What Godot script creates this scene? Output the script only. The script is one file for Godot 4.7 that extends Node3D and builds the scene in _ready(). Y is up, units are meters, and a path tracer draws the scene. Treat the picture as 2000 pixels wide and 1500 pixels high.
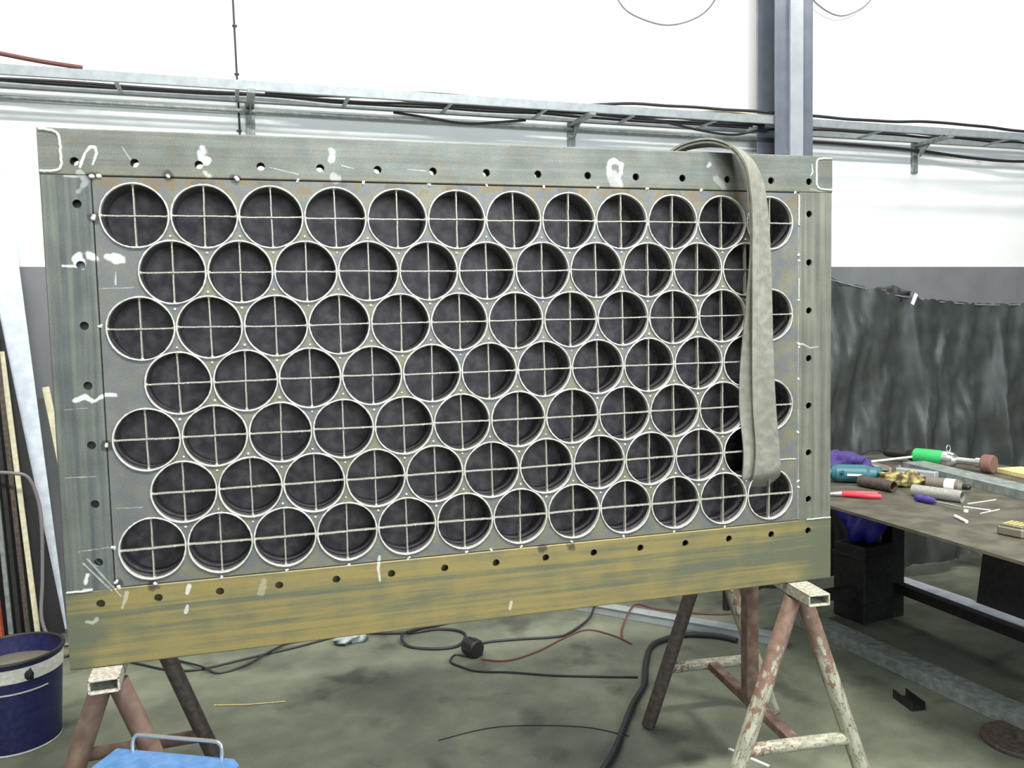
extends Node3D

# ---------------------------------------------------------------- room frame
const YAW := 0.0506145                      # the hall stands turned a little against the panel
const W0 := Vector3(3.8, 0.0, -3.1)         # a point at the foot of the back wall
const DECK := 0.85                          # height of the bench top
const PX0 := -0.203
const PX1 := 1.978
const PY0 := 0.754
const PY1 := 2.069

var rng := RandomNumberGenerator.new()
var taken := {}
var M := {}

# ---------------------------------------------------------------- helpers: nodes
func numbered(n: String) -> String:
	if not taken.has(n):
		taken[n] = 0
		return n
	taken[n] += 1
	return "%s_%03d" % [n, taken[n]]

func thing(n: String, label: String, cat: String, at := Vector3.ZERO, turn := 0.0, group := "") -> Node3D:
	var o := Node3D.new()
	o.name = numbered(n)
	add_child(o)
	o.position = at
	o.rotation.y = turn
	o.set_meta("label", label)
	o.set_meta("category", cat)
	if group != "":
		o.set_meta("group", group)
	return o

func part(parent: Node, n: String, s: SurfaceTool, m: Material, label := "") -> MeshInstance3D:
	return part_mesh(parent, n, s.commit(), m, label)

func part_mesh(parent: Node, n: String, mesh: Mesh, m: Material, label := "") -> MeshInstance3D:
	var o := MeshInstance3D.new()
	o.name = n if parent != self else numbered(n)
	o.mesh = mesh
	o.material_override = m
	o.cast_shadow = GeometryInstance3D.SHADOW_CASTING_SETTING_ON
	parent.add_child(o, true)
	if label != "":
		o.set_meta("label", label)
	return o

func single(n: String, s: SurfaceTool, m: Material, label: String, cat: String, at := Vector3.ZERO, turn := 0.0, group := "") -> MeshInstance3D:
	var o := part(self, n, s, m, label)
	o.position = at
	o.rotation.y = turn
	o.set_meta("category", cat)
	if group != "":
		o.set_meta("group", group)
	return o

func structure(n: String, s: SurfaceTool, m: Material) -> MeshInstance3D:
	var o := part(self, n, s, m)
	o.set_meta("kind", "structure")
	return o

func room(along: float, y: float, off: float) -> Vector3:
	return W0 + Vector3(cos(YAW), 0, -sin(YAW)) * along + Vector3(sin(YAW), 0, cos(YAW)) * off + Vector3(0, y, 0)

# ---------------------------------------------------------------- helpers: geometry
func mb() -> SurfaceTool:
	var s := SurfaceTool.new()
	s.begin(Mesh.PRIMITIVE_TRIANGLES)
	return s

func vert(s: SurfaceTool, p: Vector3, n: Vector3, uv: Vector2) -> void:
	s.set_normal(n)
	s.set_uv(uv)
	s.add_vertex(p)

func tri(s: SurfaceTool, a: Vector3, b: Vector3, c: Vector3, na: Vector3, nb: Vector3, nc: Vector3, ua := Vector2.ZERO, ub := Vector2.ZERO, uc := Vector2.ZERO) -> void:
	if (b - a).cross(c - a).dot(na + nb + nc) > 0.0:
		vert(s, a, na, ua); vert(s, c, nc, uc); vert(s, b, nb, ub)
	else:
		vert(s, a, na, ua); vert(s, b, nb, ub); vert(s, c, nc, uc)

func quad(s: SurfaceTool, a: Vector3, b: Vector3, c: Vector3, d: Vector3, n: Vector3) -> void:
	tri(s, a, b, c, n, n, n)
	tri(s, a, c, d, n, n, n)

func quadn(s: SurfaceTool, a: Vector3, b: Vector3, c: Vector3, d: Vector3, na: Vector3, nb: Vector3, nc: Vector3, nd: Vector3, u0 := Vector2.ZERO, u1 := Vector2.ZERO, u2 := Vector2.ZERO, u3 := Vector2.ZERO) -> void:
	tri(s, a, b, c, na, nb, nc, u0, u1, u2)
	tri(s, a, c, d, na, nc, nd, u0, u2, u3)

func box(s: SurfaceTool, c: Vector3, size: Vector3, bevel := 0.0, basis := Basis.IDENTITY) -> void:
	var h := size * 0.5
	var e: float = min(bevel, min(h.x, min(h.y, h.z)) * 0.9)
	var ax := [Vector3(1, 0, 0), Vector3(0, 1, 0), Vector3(0, 0, 1)]
	for i in 3:
		var u: Vector3 = ax[(i + 1) % 3]
		var v: Vector3 = ax[(i + 2) % 3]
		var hu: float = h[(i + 1) % 3] - e
		var hv: float = h[(i + 2) % 3] - e
		for sg in [-1.0, 1.0]:
			var n: Vector3 = ax[i] * sg
			var o: Vector3 = n * h[i]
			quad(s, c + basis * (o + u * hu + v * hv), c + basis * (o - u * hu + v * hv), c + basis * (o - u * hu - v * hv), c + basis * (o + u * hu - v * hv), basis * n)
		if e > 0.0:
			for su in [-1.0, 1.0]:
				for sv in [-1.0, 1.0]:
					var p1: Vector3 = u * su * (hu + e) + v * sv * hv
					var p2: Vector3 = u * su * hu + v * sv * (hv + e)
					var l: Vector3 = ax[i] * (h[i] - e)
					var nn: Vector3 = basis * (u * su + v * sv).normalized()
					quad(s, c + basis * (p1 + l), c + basis * (p1 - l), c + basis * (p2 - l), c + basis * (p2 + l), nn)
	if e > 0.0:
		for sx in [-1.0, 1.0]:
			for sy in [-1.0, 1.0]:
				for sz in [-1.0, 1.0]:
					var g := Vector3(sx, sy, sz)
					var a := Vector3(h.x, h.y - e, h.z - e) * g
					var b := Vector3(h.x - e, h.y, h.z - e) * g
					var d := Vector3(h.x - e, h.y - e, h.z) * g
					var n3 := basis * g.normalized()
					tri(s, c + basis * a, c + basis * b, c + basis * d, n3, n3, n3)

func axis_basis(dir: Vector3, up := Vector3.UP) -> Basis:       # y along dir
	var y := dir.normalized()
	var x := up.cross(y)
	if x.length() < 0.01:
		x = Vector3(1, 0, 0).cross(y)
		if x.length() < 0.01:
			x = Vector3(0, 0, 1).cross(y)
	x = x.normalized()
	return Basis(x, y, x.cross(y))

# a bar of rectangular section from a to b; wide along wdir
func bar(s: SurfaceTool, a: Vector3, b: Vector3, w: float, t: float, wdir: Vector3, bevel := 0.002) -> void:
	var y := (b - a).normalized()
	var z := wdir.cross(y).normalized()
	var x := y.cross(z)
	box(s, (a + b) * 0.5, Vector3(w, (b - a).length(), t), bevel, Basis(x, y, z))

func smooth_path(pts: Array, n := 6) -> Array:
	var out := []
	for i in pts.size() - 1:
		var p0: Vector3 = pts[max(i - 1, 0)]
		var p1: Vector3 = pts[i]
		var p2: Vector3 = pts[i + 1]
		var p3: Vector3 = pts[min(i + 2, pts.size() - 1)]
		for k in n:
			out.append(p1.cubic_interpolate(p2, p0, p3, float(k) / n))
	out.append(pts[-1])
	return out

func tube(s: SurfaceTool, pts: Array, r: float, seg := 8, caps := true, r_end := -1.0) -> void:   # uv: round the tube, along the tube
	var prev_x := Vector3.ZERO
	var ring_p := []
	var ring_n := []
	var n := pts.size()
	for i in n:
		var d: Vector3 = (pts[min(i + 1, n - 1)] - pts[max(i - 1, 0)]).normalized()
		var x := prev_x - d * prev_x.dot(d)
		if i == 0 or x.length() < 0.01:
			x = axis_basis(d).x
		x = x.normalized()
		prev_x = x
		var z := x.cross(d)
		var rr := r if r_end < 0.0 else lerpf(r, r_end, float(i) / (n - 1))
		var rp := []
		var rn := []
		for k in seg:
			var a := TAU * k / seg
			var nn := x * cos(a) + z * sin(a)
			rn.append(nn)
			rp.append(pts[i] + nn * rr)
		ring_p.append(rp)
		ring_n.append(rn)
		if caps and (i == 0 or i == n - 1):
			var cn := -d if i == 0 else d
			for k in seg:
				tri(s, pts[i], rp[k], rp[(k + 1) % seg], cn, cn, cn)
	for i in n - 1:
		for k in seg:
			var j := (k + 1) % seg
			var u0 := float(k) / seg
			var u1 := float(k + 1) / seg
			var v0 := float(i) / (n - 1)
			var v1 := float(i + 1) / (n - 1)
			quadn(s, ring_p[i][k], ring_p[i][j], ring_p[i + 1][j], ring_p[i + 1][k], ring_n[i][k], ring_n[i][j], ring_n[i + 1][j], ring_n[i + 1][k], Vector2(u0, v0), Vector2(u1, v0), Vector2(u1, v1), Vector2(u0, v1))

# open pipe with wall thickness between a and b
func pipe(s: SurfaceTool, a: Vector3, b: Vector3, r: float, wall: float, seg := 18) -> void:
	var bs := axis_basis(b - a)
	var l := (b - a).length()
	lathe(s, [Vector2(r - wall, 0), Vector2(r, 0), Vector2(r, l), Vector2(r - wall, l), Vector2(r - wall, 0)], seg, Transform3D(bs, a))

# profile points are (radius, height); walked so that the outside lies to the right
func lathe(s: SurfaceTool, prof: Array, seg: int, xf := Transform3D.IDENTITY) -> void:
	for i in prof.size() - 1:
		var p: Vector2 = prof[i]
		var q: Vector2 = prof[i + 1]
		var d := q - p
		if d.length() < 1e-6:
			continue
		var n2 := Vector2(d.y, -d.x).normalized()
		for k in seg:
			var a0 := TAU * k / seg
			var a1 := TAU * (k + 1) / seg
			var c0 := Vector3(cos(a0), 0, sin(a0))
			var c1 := Vector3(cos(a1), 0, sin(a1))
			var n0 := xf.basis * (c0 * n2.x + Vector3(0, n2.y, 0))
			var n1 := xf.basis * (c1 * n2.x + Vector3(0, n2.y, 0))
			var A := xf * (c0 * p.x + Vector3(0, p.y, 0))
			var B := xf * (c1 * p.x + Vector3(0, p.y, 0))
			var C := xf * (c1 * q.x + Vector3(0, q.y, 0))
			var D := xf * (c0 * q.x + Vector3(0, q.y, 0))
			if p.x > 1e-6:
				tri(s, A, B, C, n0, n1, n1)
			if q.x > 1e-6:
				tri(s, A, C, D, n0, n1, n0)

# outline in xy pulled along z from 0 to depth
func extrude(s: SurfaceTool, poly: PackedVector2Array, depth: float, xf := Transform3D.IDENTITY) -> void:
	var idx := Geometry2D.triangulate_polygon(poly)
	for z in [0.0, depth]:
		var n := xf.basis * Vector3(0, 0, -1.0 if z == 0.0 else 1.0)
		if depth < 0.0:
			n = -n
		for i in range(0, idx.size(), 3):
			var q := []
			for k in 3:
				var p := poly[idx[i + k]]
				q.append(xf * Vector3(p.x, p.y, z))
			tri(s, q[0], q[1], q[2], n, n, n)
	var sgn := -1.0 if Geometry2D.is_polygon_clockwise(poly) else 1.0
	for i in poly.size():
		var p := poly[i]
		var q := poly[(i + 1) % poly.size()]
		var d := q - p
		var n2 := Vector2(d.y, -d.x).normalized() * sgn
		var n3 := xf.basis * Vector3(n2.x, n2.y, 0)
		quad(s, xf * Vector3(p.x, p.y, 0), xf * Vector3(q.x, q.y, 0), xf * Vector3(q.x, q.y, depth), xf * Vector3(p.x, p.y, depth), n3)

# a flat band of webbing along pts; wv holds the half width vector at each point
func webbing(s: SurfaceTool, pts: Array, wv: Array, t: float) -> void:
	var n := pts.size()
	var L := []
	for i in n:
		var d: Vector3 = (pts[min(i + 1, n - 1)] - pts[max(i - 1, 0)]).normalized()
		var w: Vector3 = wv[i]
		w = w - d * w.dot(d)
		var up := d.cross(w).normalized()
		L.append([pts[i] - w + up * t * 0.5, pts[i] + w + up * t * 0.5, pts[i] + w - up * t * 0.5, pts[i] - w - up * t * 0.5, up, w.normalized()])
	var dist := 0.0
	for i in n - 1:
		var a: Array = L[i]
		var b: Array = L[i + 1]
		var step: float = (pts[i + 1] - pts[i]).length()
		var u0 := Vector2(0, dist)
		var u1 := Vector2(1, dist)
		dist += step
		var v0 := Vector2(0, dist)
		var v1 := Vector2(1, dist)
		quadn(s, a[0], a[1], b[1], b[0], a[4], a[4], b[4], b[4], u0, u1, v1, v0)
		quadn(s, a[3], a[2], b[2], b[3], -a[4], -a[4], -b[4], -b[4], u0, u1, v1, v0)
		quadn(s, a[1], a[2], b[2], b[1], a[5], a[5], b[5], b[5], u1, u1, v1, v1)
		quadn(s, a[0], a[3], b[3], b[0], -a[5], -a[5], -b[5], -b[5], u0, u0, v0, v0)

# closed sheet with thickness from a grid of points [row][col]
func grid_sheet(s: SurfaceTool, g: Array, t: float) -> void:
	var nr := g.size()
	var nc: int = g[0].size()
	var N := []
	for i in nr:
		var row := []
		for j in nc:
			var du: Vector3 = g[i][min(j + 1, nc - 1)] - g[i][max(j - 1, 0)]
			var dv: Vector3 = g[min(i + 1, nr - 1)][j] - g[max(i - 1, 0)][j]
			row.append(du.cross(dv).normalized())
		N.append(row)
	for i in nr - 1:
		for j in nc - 1:
			for sd in [1.0, -1.0]:
				var o: float = t * 0.5 * sd
				quadn(s, g[i][j] + N[i][j] * o, g[i][j + 1] + N[i][j + 1] * o, g[i + 1][j + 1] + N[i + 1][j + 1] * o, g[i + 1][j] + N[i + 1][j] * o, N[i][j] * sd, N[i][j + 1] * sd, N[i + 1][j + 1] * sd, N[i + 1][j] * sd)

# soft lump: a sphere pushed about by noise
func lump(s: SurfaceTool, c: Vector3, r: Vector3, amp: float, sd: int, freq := 1.6, nu := 28, nv := 16) -> void:
	var fn := FastNoiseLite.new()
	fn.seed = sd
	fn.frequency = freq
	var P := []
	var N := []
	for i in nv + 1:
		var rp := []
		for j in nu:
			var th := PI * i / nv
			var ph := TAU * j / nu
			var d := Vector3(sin(th) * cos(ph), cos(th), sin(th) * sin(ph))
			var k := 1.0 + amp * fn.get_noise_3dv(d) * 2.0
			var q := d * r * k
			q.y = max(q.y, -r.y * 0.8)
			rp.append(c + q)
		P.append(rp)
	for i in nv + 1:
		var rn := []
		for j in nu:
			var du: Vector3 = P[i][(j + 1) % nu] - P[i][(j + nu - 1) % nu]
			var dv: Vector3 = P[min(i + 1, nv)][j] - P[max(i - 1, 0)][j]
			var n := du.cross(dv)
			if n.length() < 1e-9:
				n = P[i][j] - c
			n = n.normalized()
			if n.dot(P[i][j] - c) < 0.0:
				n = -n
			rn.append(n)
		N.append(rn)
	for i in nv:
		for j in nu:
			var k := (j + 1) % nu
			quadn(s, P[i][j], P[i][k], P[i + 1][k], P[i + 1][j], N[i][j], N[i][k], N[i + 1][k], N[i + 1][j])

# ---------------------------------------------------------------- helpers: materials
func c8(r: int, g: int, b: int) -> Color:
	return Color(r / 255.0, g / 255.0, b / 255.0)

func plain(c: Color, rough := 0.6, metal := 0.0) -> StandardMaterial3D:
	var m := StandardMaterial3D.new()
	m.albedo_color = c
	m.roughness = rough
	m.metallic = metal
	return m

func noise_bytes(sd: int, freq: float, w: int, h: int, oct := 3, seamless := false) -> PackedByteArray:
	var f := FastNoiseLite.new()
	f.seed = sd
	f.noise_type = FastNoiseLite.TYPE_SIMPLEX_SMOOTH
	f.frequency = freq
	f.fractal_octaves = oct
	var im: Image = f.get_seamless_image(w, h) if seamless else f.get_image(w, h)
	im.convert(Image.FORMAT_L8)
	return im.get_data()

func stretched(sd: int, freq: float, w0: int, h0: int, w: int, h: int) -> PackedByteArray:
	var f := FastNoiseLite.new()
	f.seed = sd
	f.noise_type = FastNoiseLite.TYPE_SIMPLEX_SMOOTH
	f.frequency = freq
	f.fractal_octaves = 4
	var im: Image = f.get_image(w0, h0)
	im.convert(Image.FORMAT_L8)
	im.resize(w, h, Image.INTERPOLATE_CUBIC)
	return im.get_data()

# two tones mixed by noise, laid on with world-size triplanar mapping
func mottled(a: Color, b: Color, size: float, rough := 0.6, metal := 0.0, freq := 0.02, sd := 1, contrast := 1.5, speck := 0.25) -> StandardMaterial3D:
	var n := 256
	var x := noise_bytes(sd, freq, n, n, 4, true)
	var y := noise_bytes(sd + 50, 0.25, n, n, 2, true)
	var d := PackedByteArray()
	d.resize(n * n * 3)
	for i in n * n:
		var t := clampf((x[i] / 255.0 - 0.5) * contrast + 0.5 + (y[i] / 255.0 - 0.5) * speck, 0.0, 1.0)
		var c := a.lerp(b, t)
		d[i * 3] = int(c.r * 255.0)
		d[i * 3 + 1] = int(c.g * 255.0)
		d[i * 3 + 2] = int(c.b * 255.0)
	var m := StandardMaterial3D.new()
	m.albedo_texture = ImageTexture.create_from_image(Image.create_from_data(n, n, false, Image.FORMAT_RGB8, d))
	m.uv1_triplanar = true
	m.uv1_scale = Vector3.ONE / size
	m.roughness = rough
	m.metallic = metal
	return m

# ---------------------------------------------------------------- scene
func _ready() -> void:
	rng.seed = 7
	camera_and_light()
	materials()
	hall()
	lamps()
	column_and_trays()
	panel()
	trestles()
	bench()
	curtain()
	sling()
	left_stock()
	floor_things()
	bench_things()

func camera_and_light() -> void:
	var cam := Camera3D.new()
	cam.name = "camera"
	cam.fov = 49.668
	cam.position = Vector3(0.3212, 1.5805, 2.2136)
	cam.rotation_degrees = Vector3(-4.1288, -15.7075, -1.3294)
	cam.near = 0.05
	cam.far = 60.0
	cam.current = true
	add_child(cam)
	var e := Environment.new()
	e.background_mode = Environment.BG_COLOR
	e.background_color = Color(0.05, 0.05, 0.05)
	e.tonemap_mode = Environment.TONE_MAPPER_LINEAR
	e.tonemap_exposure = 1.0
	e.sdfgi_enabled = true
	e.ssao_enabled = true
	e.ssil_enabled = true
	var we := WorldEnvironment.new()
	we.name = "world_environment"
	we.environment = e
	add_child(we)

func lamp(at: Vector3, energy: float, label: String, tilt := 0.0, long := 1.25) -> void:
	var o := thing("high_bay_lamp", label, "lamp", at, YAW, "fluorescent lamps under the hall roof")
	var head := Node3D.new()                              # the lamp head, tilted toward the wall in the row beside it
	head.name = "lamp_head"
	head.rotation.x = tilt
	o.add_child(head)
	var s := mb()
	var prof := PackedVector2Array([Vector2(-0.19, 0.0), Vector2(-0.1, 0.1), Vector2(0.1, 0.1), Vector2(0.19, 0.0), Vector2(0.18, 0.0), Vector2(0.095, 0.09), Vector2(-0.095, 0.09), Vector2(-0.18, 0.0)])
	extrude(s, prof, long, Transform3D(Basis(Vector3(0, 0, -1), Vector3.UP, Vector3(1, 0, 0)), Vector3(-long / 2, 0, 0)))
	part(head, "reflector", s, M.white_metal)
	s = mb()
	box(s, Vector3(0, 0.02, 0), Vector3(long - 0.05, 0.03, 0.3), 0.005)
	part(head, "diffuser", s, M.lamp_glow)
	for x in [-long * 0.4, long * 0.4]:
		s = mb()
		tube(s, [Vector3(x, 0.085, 0), Vector3(x, 6.2 - at.y, 0)], 0.006, 6)
		part(o, "hanger", s, M.galv)
	var l := AreaLight3D.new()
	l.name = "lamp_light"
	l.area_size = Vector2(long - 0.1, 0.28)
	l.area_normalize_energy = true
	l.light_color = Color(1.0, 0.995, 0.97)
	l.light_energy = energy
	l.area_range = 30.0
	l.area_attenuation = 2.0
	l.shadow_enabled = true
	l.rotation_degrees = Vector3(-90, 0, 0)
	l.position = Vector3(0, -0.004, 0)
	head.add_child(l)

func lamps() -> void:
	lamp(Vector3(3.1, 5.2, 2.2), 27.0, "fluorescent lamp in front of the steel panel, toward the bench")
	lamp(Vector3(1.0, 5.2, 2.2), 30.0, "fluorescent lamp in front of the middle of the steel panel")
	lamp(Vector3(-1.1, 5.2, 2.2), 16.0, "fluorescent lamp in front of the steel panel, toward the leaning stock")
	lamp(Vector3(-1.9, 5.2, -1.1), 10.0, "fluorescent lamp near the back wall above the leaning stock", 1.25)
	lamp(Vector3(1.7, 5.2, -1.25), 10.0, "fluorescent lamp near the back wall behind the steel panel", 1.25)
	lamp(Vector3(5.3, 5.2, -1.4), 10.0, "fluorescent lamp near the back wall above the curtain", 1.25)

func materials() -> void:
	M.white_metal = plain(c8(225, 225, 222), 0.5)
	M.lamp_glow = plain(c8(250, 250, 245), 0.5)
	M.lamp_glow.emission_enabled = true
	M.lamp_glow.emission = Color(1, 0.99, 0.96)
	M.lamp_glow.emission_energy_multiplier = 2.0
	M.daylight = plain(c8(235, 240, 245), 0.6)
	M.daylight.emission_enabled = true
	M.daylight.emission = Color(0.86, 0.93, 1.0)
	M.daylight.emission_energy_multiplier = 1.2
	M.sheen_strip = mottled(c8(160, 164, 172), c8(172, 176, 182), 1.0, 0.4, 0.1, 0.02, 2)  # pale tone painted for the reflection on the column flange
	M.galv = mottled(c8(156, 163, 166), c8(170, 176, 179), 0.5, 0.5, 0.25, 0.03, 3)
	M.tray = mottled(c8(142, 149, 152), c8(158, 164, 167), 0.5, 0.5, 0.25, 0.03, 36)
	M.galv_dull = mottled(c8(112, 120, 118), c8(150, 156, 152), 0.4, 0.55, 0.2, 0.03, 4)
	M.wall = mottled(c8(240, 242, 240), c8(246, 247, 245), 3.0, 0.75, 0.0, 0.015, 5)
	M.dado = mottled(c8(112, 114, 118), c8(122, 124, 127), 2.0, 0.7, 0.0, 0.02, 6)
	M.ceiling = plain(c8(112, 114, 116), 0.8)
	M.wall_grey = mottled(c8(138, 140, 140), c8(150, 152, 151), 3.0, 0.75, 0.0, 0.015, 7)
	M.column = mottled(c8(96, 102, 114), c8(108, 114, 124), 1.0, 0.45, 0.1, 0.02, 8)
	M.cable = plain(c8(38, 37, 42), 0.55)
	M.cable_grey = plain(c8(120, 118, 120), 0.6)
	M.cable_red = plain(c8(100, 58, 53), 0.6)
	M.cable_cream = plain(c8(205, 200, 170), 0.6)
	M.weld = mottled(c8(186, 186, 178), c8(228, 228, 221), 0.03, 0.36, 0.4, 0.05, 9)
	M.bar = mottled(c8(136, 134, 124), c8(172, 170, 159), 0.06, 0.45, 0.3, 0.05, 10)
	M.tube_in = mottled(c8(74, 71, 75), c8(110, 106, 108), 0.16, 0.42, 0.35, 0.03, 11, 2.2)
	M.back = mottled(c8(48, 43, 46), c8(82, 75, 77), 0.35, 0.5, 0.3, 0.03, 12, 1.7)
	M.sling = mottled(c8(110, 110, 101), c8(138, 137, 126), 0.3, 0.9, 0.0, 0.03, 13, 1.6, 0.2)
	M.rust_pipe = mottled(c8(94, 72, 62), c8(120, 100, 88), 0.3, 0.75, 0.05, 0.02, 14, 2.0)
	M.paint_pipe = mottled(c8(110, 88, 72), c8(158, 156, 138), 0.22, 0.75, 0.0, 0.03, 15, 3.2, 0.4)
	M.dark_pipe = mottled(c8(64, 56, 52), c8(92, 80, 72), 0.2, 0.6, 0.1, 0.03, 16, 2.0)
	M.beam_tube = mottled(c8(150, 146, 132), c8(190, 186, 172), 0.12, 0.6, 0.1, 0.03, 17, 2.0)
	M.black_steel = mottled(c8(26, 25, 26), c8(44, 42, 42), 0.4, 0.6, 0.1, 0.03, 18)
	M.deck = mottled(c8(72, 69, 58), c8(96, 92, 79), 0.7, 0.6, 0.1, 0.02, 19, 2.0, 0.5)
	M.curtain = mottled(c8(48, 52, 51), c8(66, 70, 67), 0.8, 0.42, 0.0, 0.02, 20, 1.4)
	M.navy = mottled(c8(24, 26, 66), c8(40, 42, 92), 0.25, 0.45, 0.0, 0.03, 21, 1.6)
	M.blue = mottled(c8(68, 106, 154), c8(86, 124, 168), 0.3, 0.4, 0.0, 0.03, 22, 1.6)
	M.chrome = plain(c8(215, 215, 212), 0.2, 0.9)
	M.white = plain(c8(235, 235, 228), 0.7)
	M.off_white = mottled(c8(190, 190, 178), c8(222, 222, 210), 0.2, 0.7, 0.0, 0.03, 23)
	M.cream = mottled(c8(196, 190, 160), c8(222, 216, 190), 0.3, 0.7, 0.0, 0.03, 24)
	M.wood = mottled(c8(196, 178, 122), c8(222, 206, 152), 0.15, 0.7, 0.0, 0.03, 25)
	M.zinc_sheet = mottled(c8(196, 206, 220), c8(222, 228, 236), 0.6, 0.5, 0.1, 0.03, 26, 1.6, 0.2)
	M.orange = mottled(c8(150, 62, 36), c8(176, 80, 48), 0.3, 0.7, 0.0, 0.03, 27)
	M.teal = plain(c8(50, 102, 112), 0.45)
	M.teal_dark = plain(c8(34, 66, 76), 0.5)
	M.green = plain(c8(52, 170, 92), 0.4)
	M.red = plain(c8(222, 62, 74), 0.4)
	M.purple = plain(c8(58, 46, 122), 0.4)
	M.violet_cloth = mottled(c8(56, 42, 98), c8(82, 66, 132), 0.1, 0.95, 0.0, 0.03, 28)
	M.blue_bag = plain(c8(44, 40, 160), 0.4)
	M.yellow_cloth = mottled(c8(70, 58, 46), c8(196, 186, 110), 0.35, 0.9, 0.0, 0.025, 29, 4.0, 0.15)
	M.black = plain(c8(28, 28, 28), 0.5)
	M.abrasive = mottled(c8(104, 72, 66), c8(134, 100, 92), 0.05, 0.9, 0.0, 0.05, 30)
	M.disc = mottled(c8(96, 84, 74), c8(126, 114, 100), 0.05, 0.8, 0.0, 0.05, 31)
	M.steel = mottled(c8(140, 138, 134), c8(180, 178, 172), 0.1, 0.4, 0.4, 0.04, 32)
	M.dirt = mottled(c8(96, 88, 72), c8(140, 132, 112), 0.1, 0.95, 0.0, 0.04, 33, 2.0)
	M.yellow = plain(c8(214, 196, 90), 0.5)
	M.tin = mottled(c8(104, 98, 86), c8(134, 128, 114), 0.06, 0.5, 0.3, 0.04, 34)
	M.leg_a = painted_leg(0.42, 401)
	M.leg_b = painted_leg(0.30, 411)
	M.leg_c = painted_leg(0.12, 421)
	M.floor = floor_material()

# red primer on the upper part of a leg, pale flaking paint with dark cracks below
func painted_leg(start: float, sd: int) -> StandardMaterial3D:
	var W := 128
	var H := 512
	var n1 := stretched(sd, 0.06, W, 128, W, H)
	var n2 := noise_bytes(sd + 1, 0.03, W, H, 4)
	var n3 := noise_bytes(sd + 2, 0.3, W, H, 2)
	var d := PackedByteArray()
	d.resize(W * H * 3)
	for y in H:
		for x in W:
			var i := y * W + x
			var v := float(y) / H + (n2[i] / 255.0 - 0.5) * 0.55 + (n1[i] / 255.0 - 0.5) * 0.3
			var f := (n3[i] / 255.0 - 0.5) * 26.0
			var c := Vector3(128, 102, 89) + Vector3.ONE * (f + (n2[i] / 255.0 - 0.5) * 40.0)
			if v > start:
				c = Vector3(150, 149, 131) + Vector3.ONE * (f + (n1[i] / 255.0 - 0.5) * 50.0)
				if absf(n1[i] / 255.0 - 0.42) < 0.022 and n2[i] > 105:
					c = Vector3(78, 66, 54)
			d[i * 3] = int(clampf(c.x, 0, 255))
			d[i * 3 + 1] = int(clampf(c.y, 0, 255))
			d[i * 3 + 2] = int(clampf(c.z, 0, 255))
	var m := StandardMaterial3D.new()
	m.albedo_texture = ImageTexture.create_from_image(Image.create_from_data(W, H, false, Image.FORMAT_RGB8, d))
	m.roughness = 0.75
	return m

func floor_material() -> StandardMaterial3D:
	var n := 1024
	var a := noise_bytes(101, 0.004, n, n, 5, true)
	var b := noise_bytes(102, 0.02, n, n, 4, true)
	var c := noise_bytes(103, 0.3, n, n, 2, true)
	var st := noise_bytes(104, 0.009, n, n, 4, true)
	var d := PackedByteArray()
	d.resize(n * n * 3)
	for i in n * n:
		var t := 0.55 * (a[i] / 255.0) + 0.3 * (b[i] / 255.0) + 0.15 * (c[i] / 255.0)
		var v := 0.86 + (t - 0.5) * 0.62
		var stain := clampf((st[i] / 255.0 - 0.66) * 5.0, 0.0, 1.0) * 0.2
		v -= stain
		d[i * 3] = int(clampf(126.0 * v + 4.0 * stain, 0, 255))
		d[i * 3 + 1] = int(clampf(131.0 * v, 0, 255))
		d[i * 3 + 2] = int(clampf(112.0 * v - 6.0 * (t - 0.5), 0, 255))
	var m := StandardMaterial3D.new()
	m.albedo_texture = ImageTexture.create_from_image(Image.create_from_data(n, n, false, Image.FORMAT_RGB8, d))
	m.uv1_triplanar = true
	m.uv1_world_triplanar = true
	m.uv1_scale = Vector3.ONE / 3.7
	m.roughness = 0.6
	return m

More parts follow.
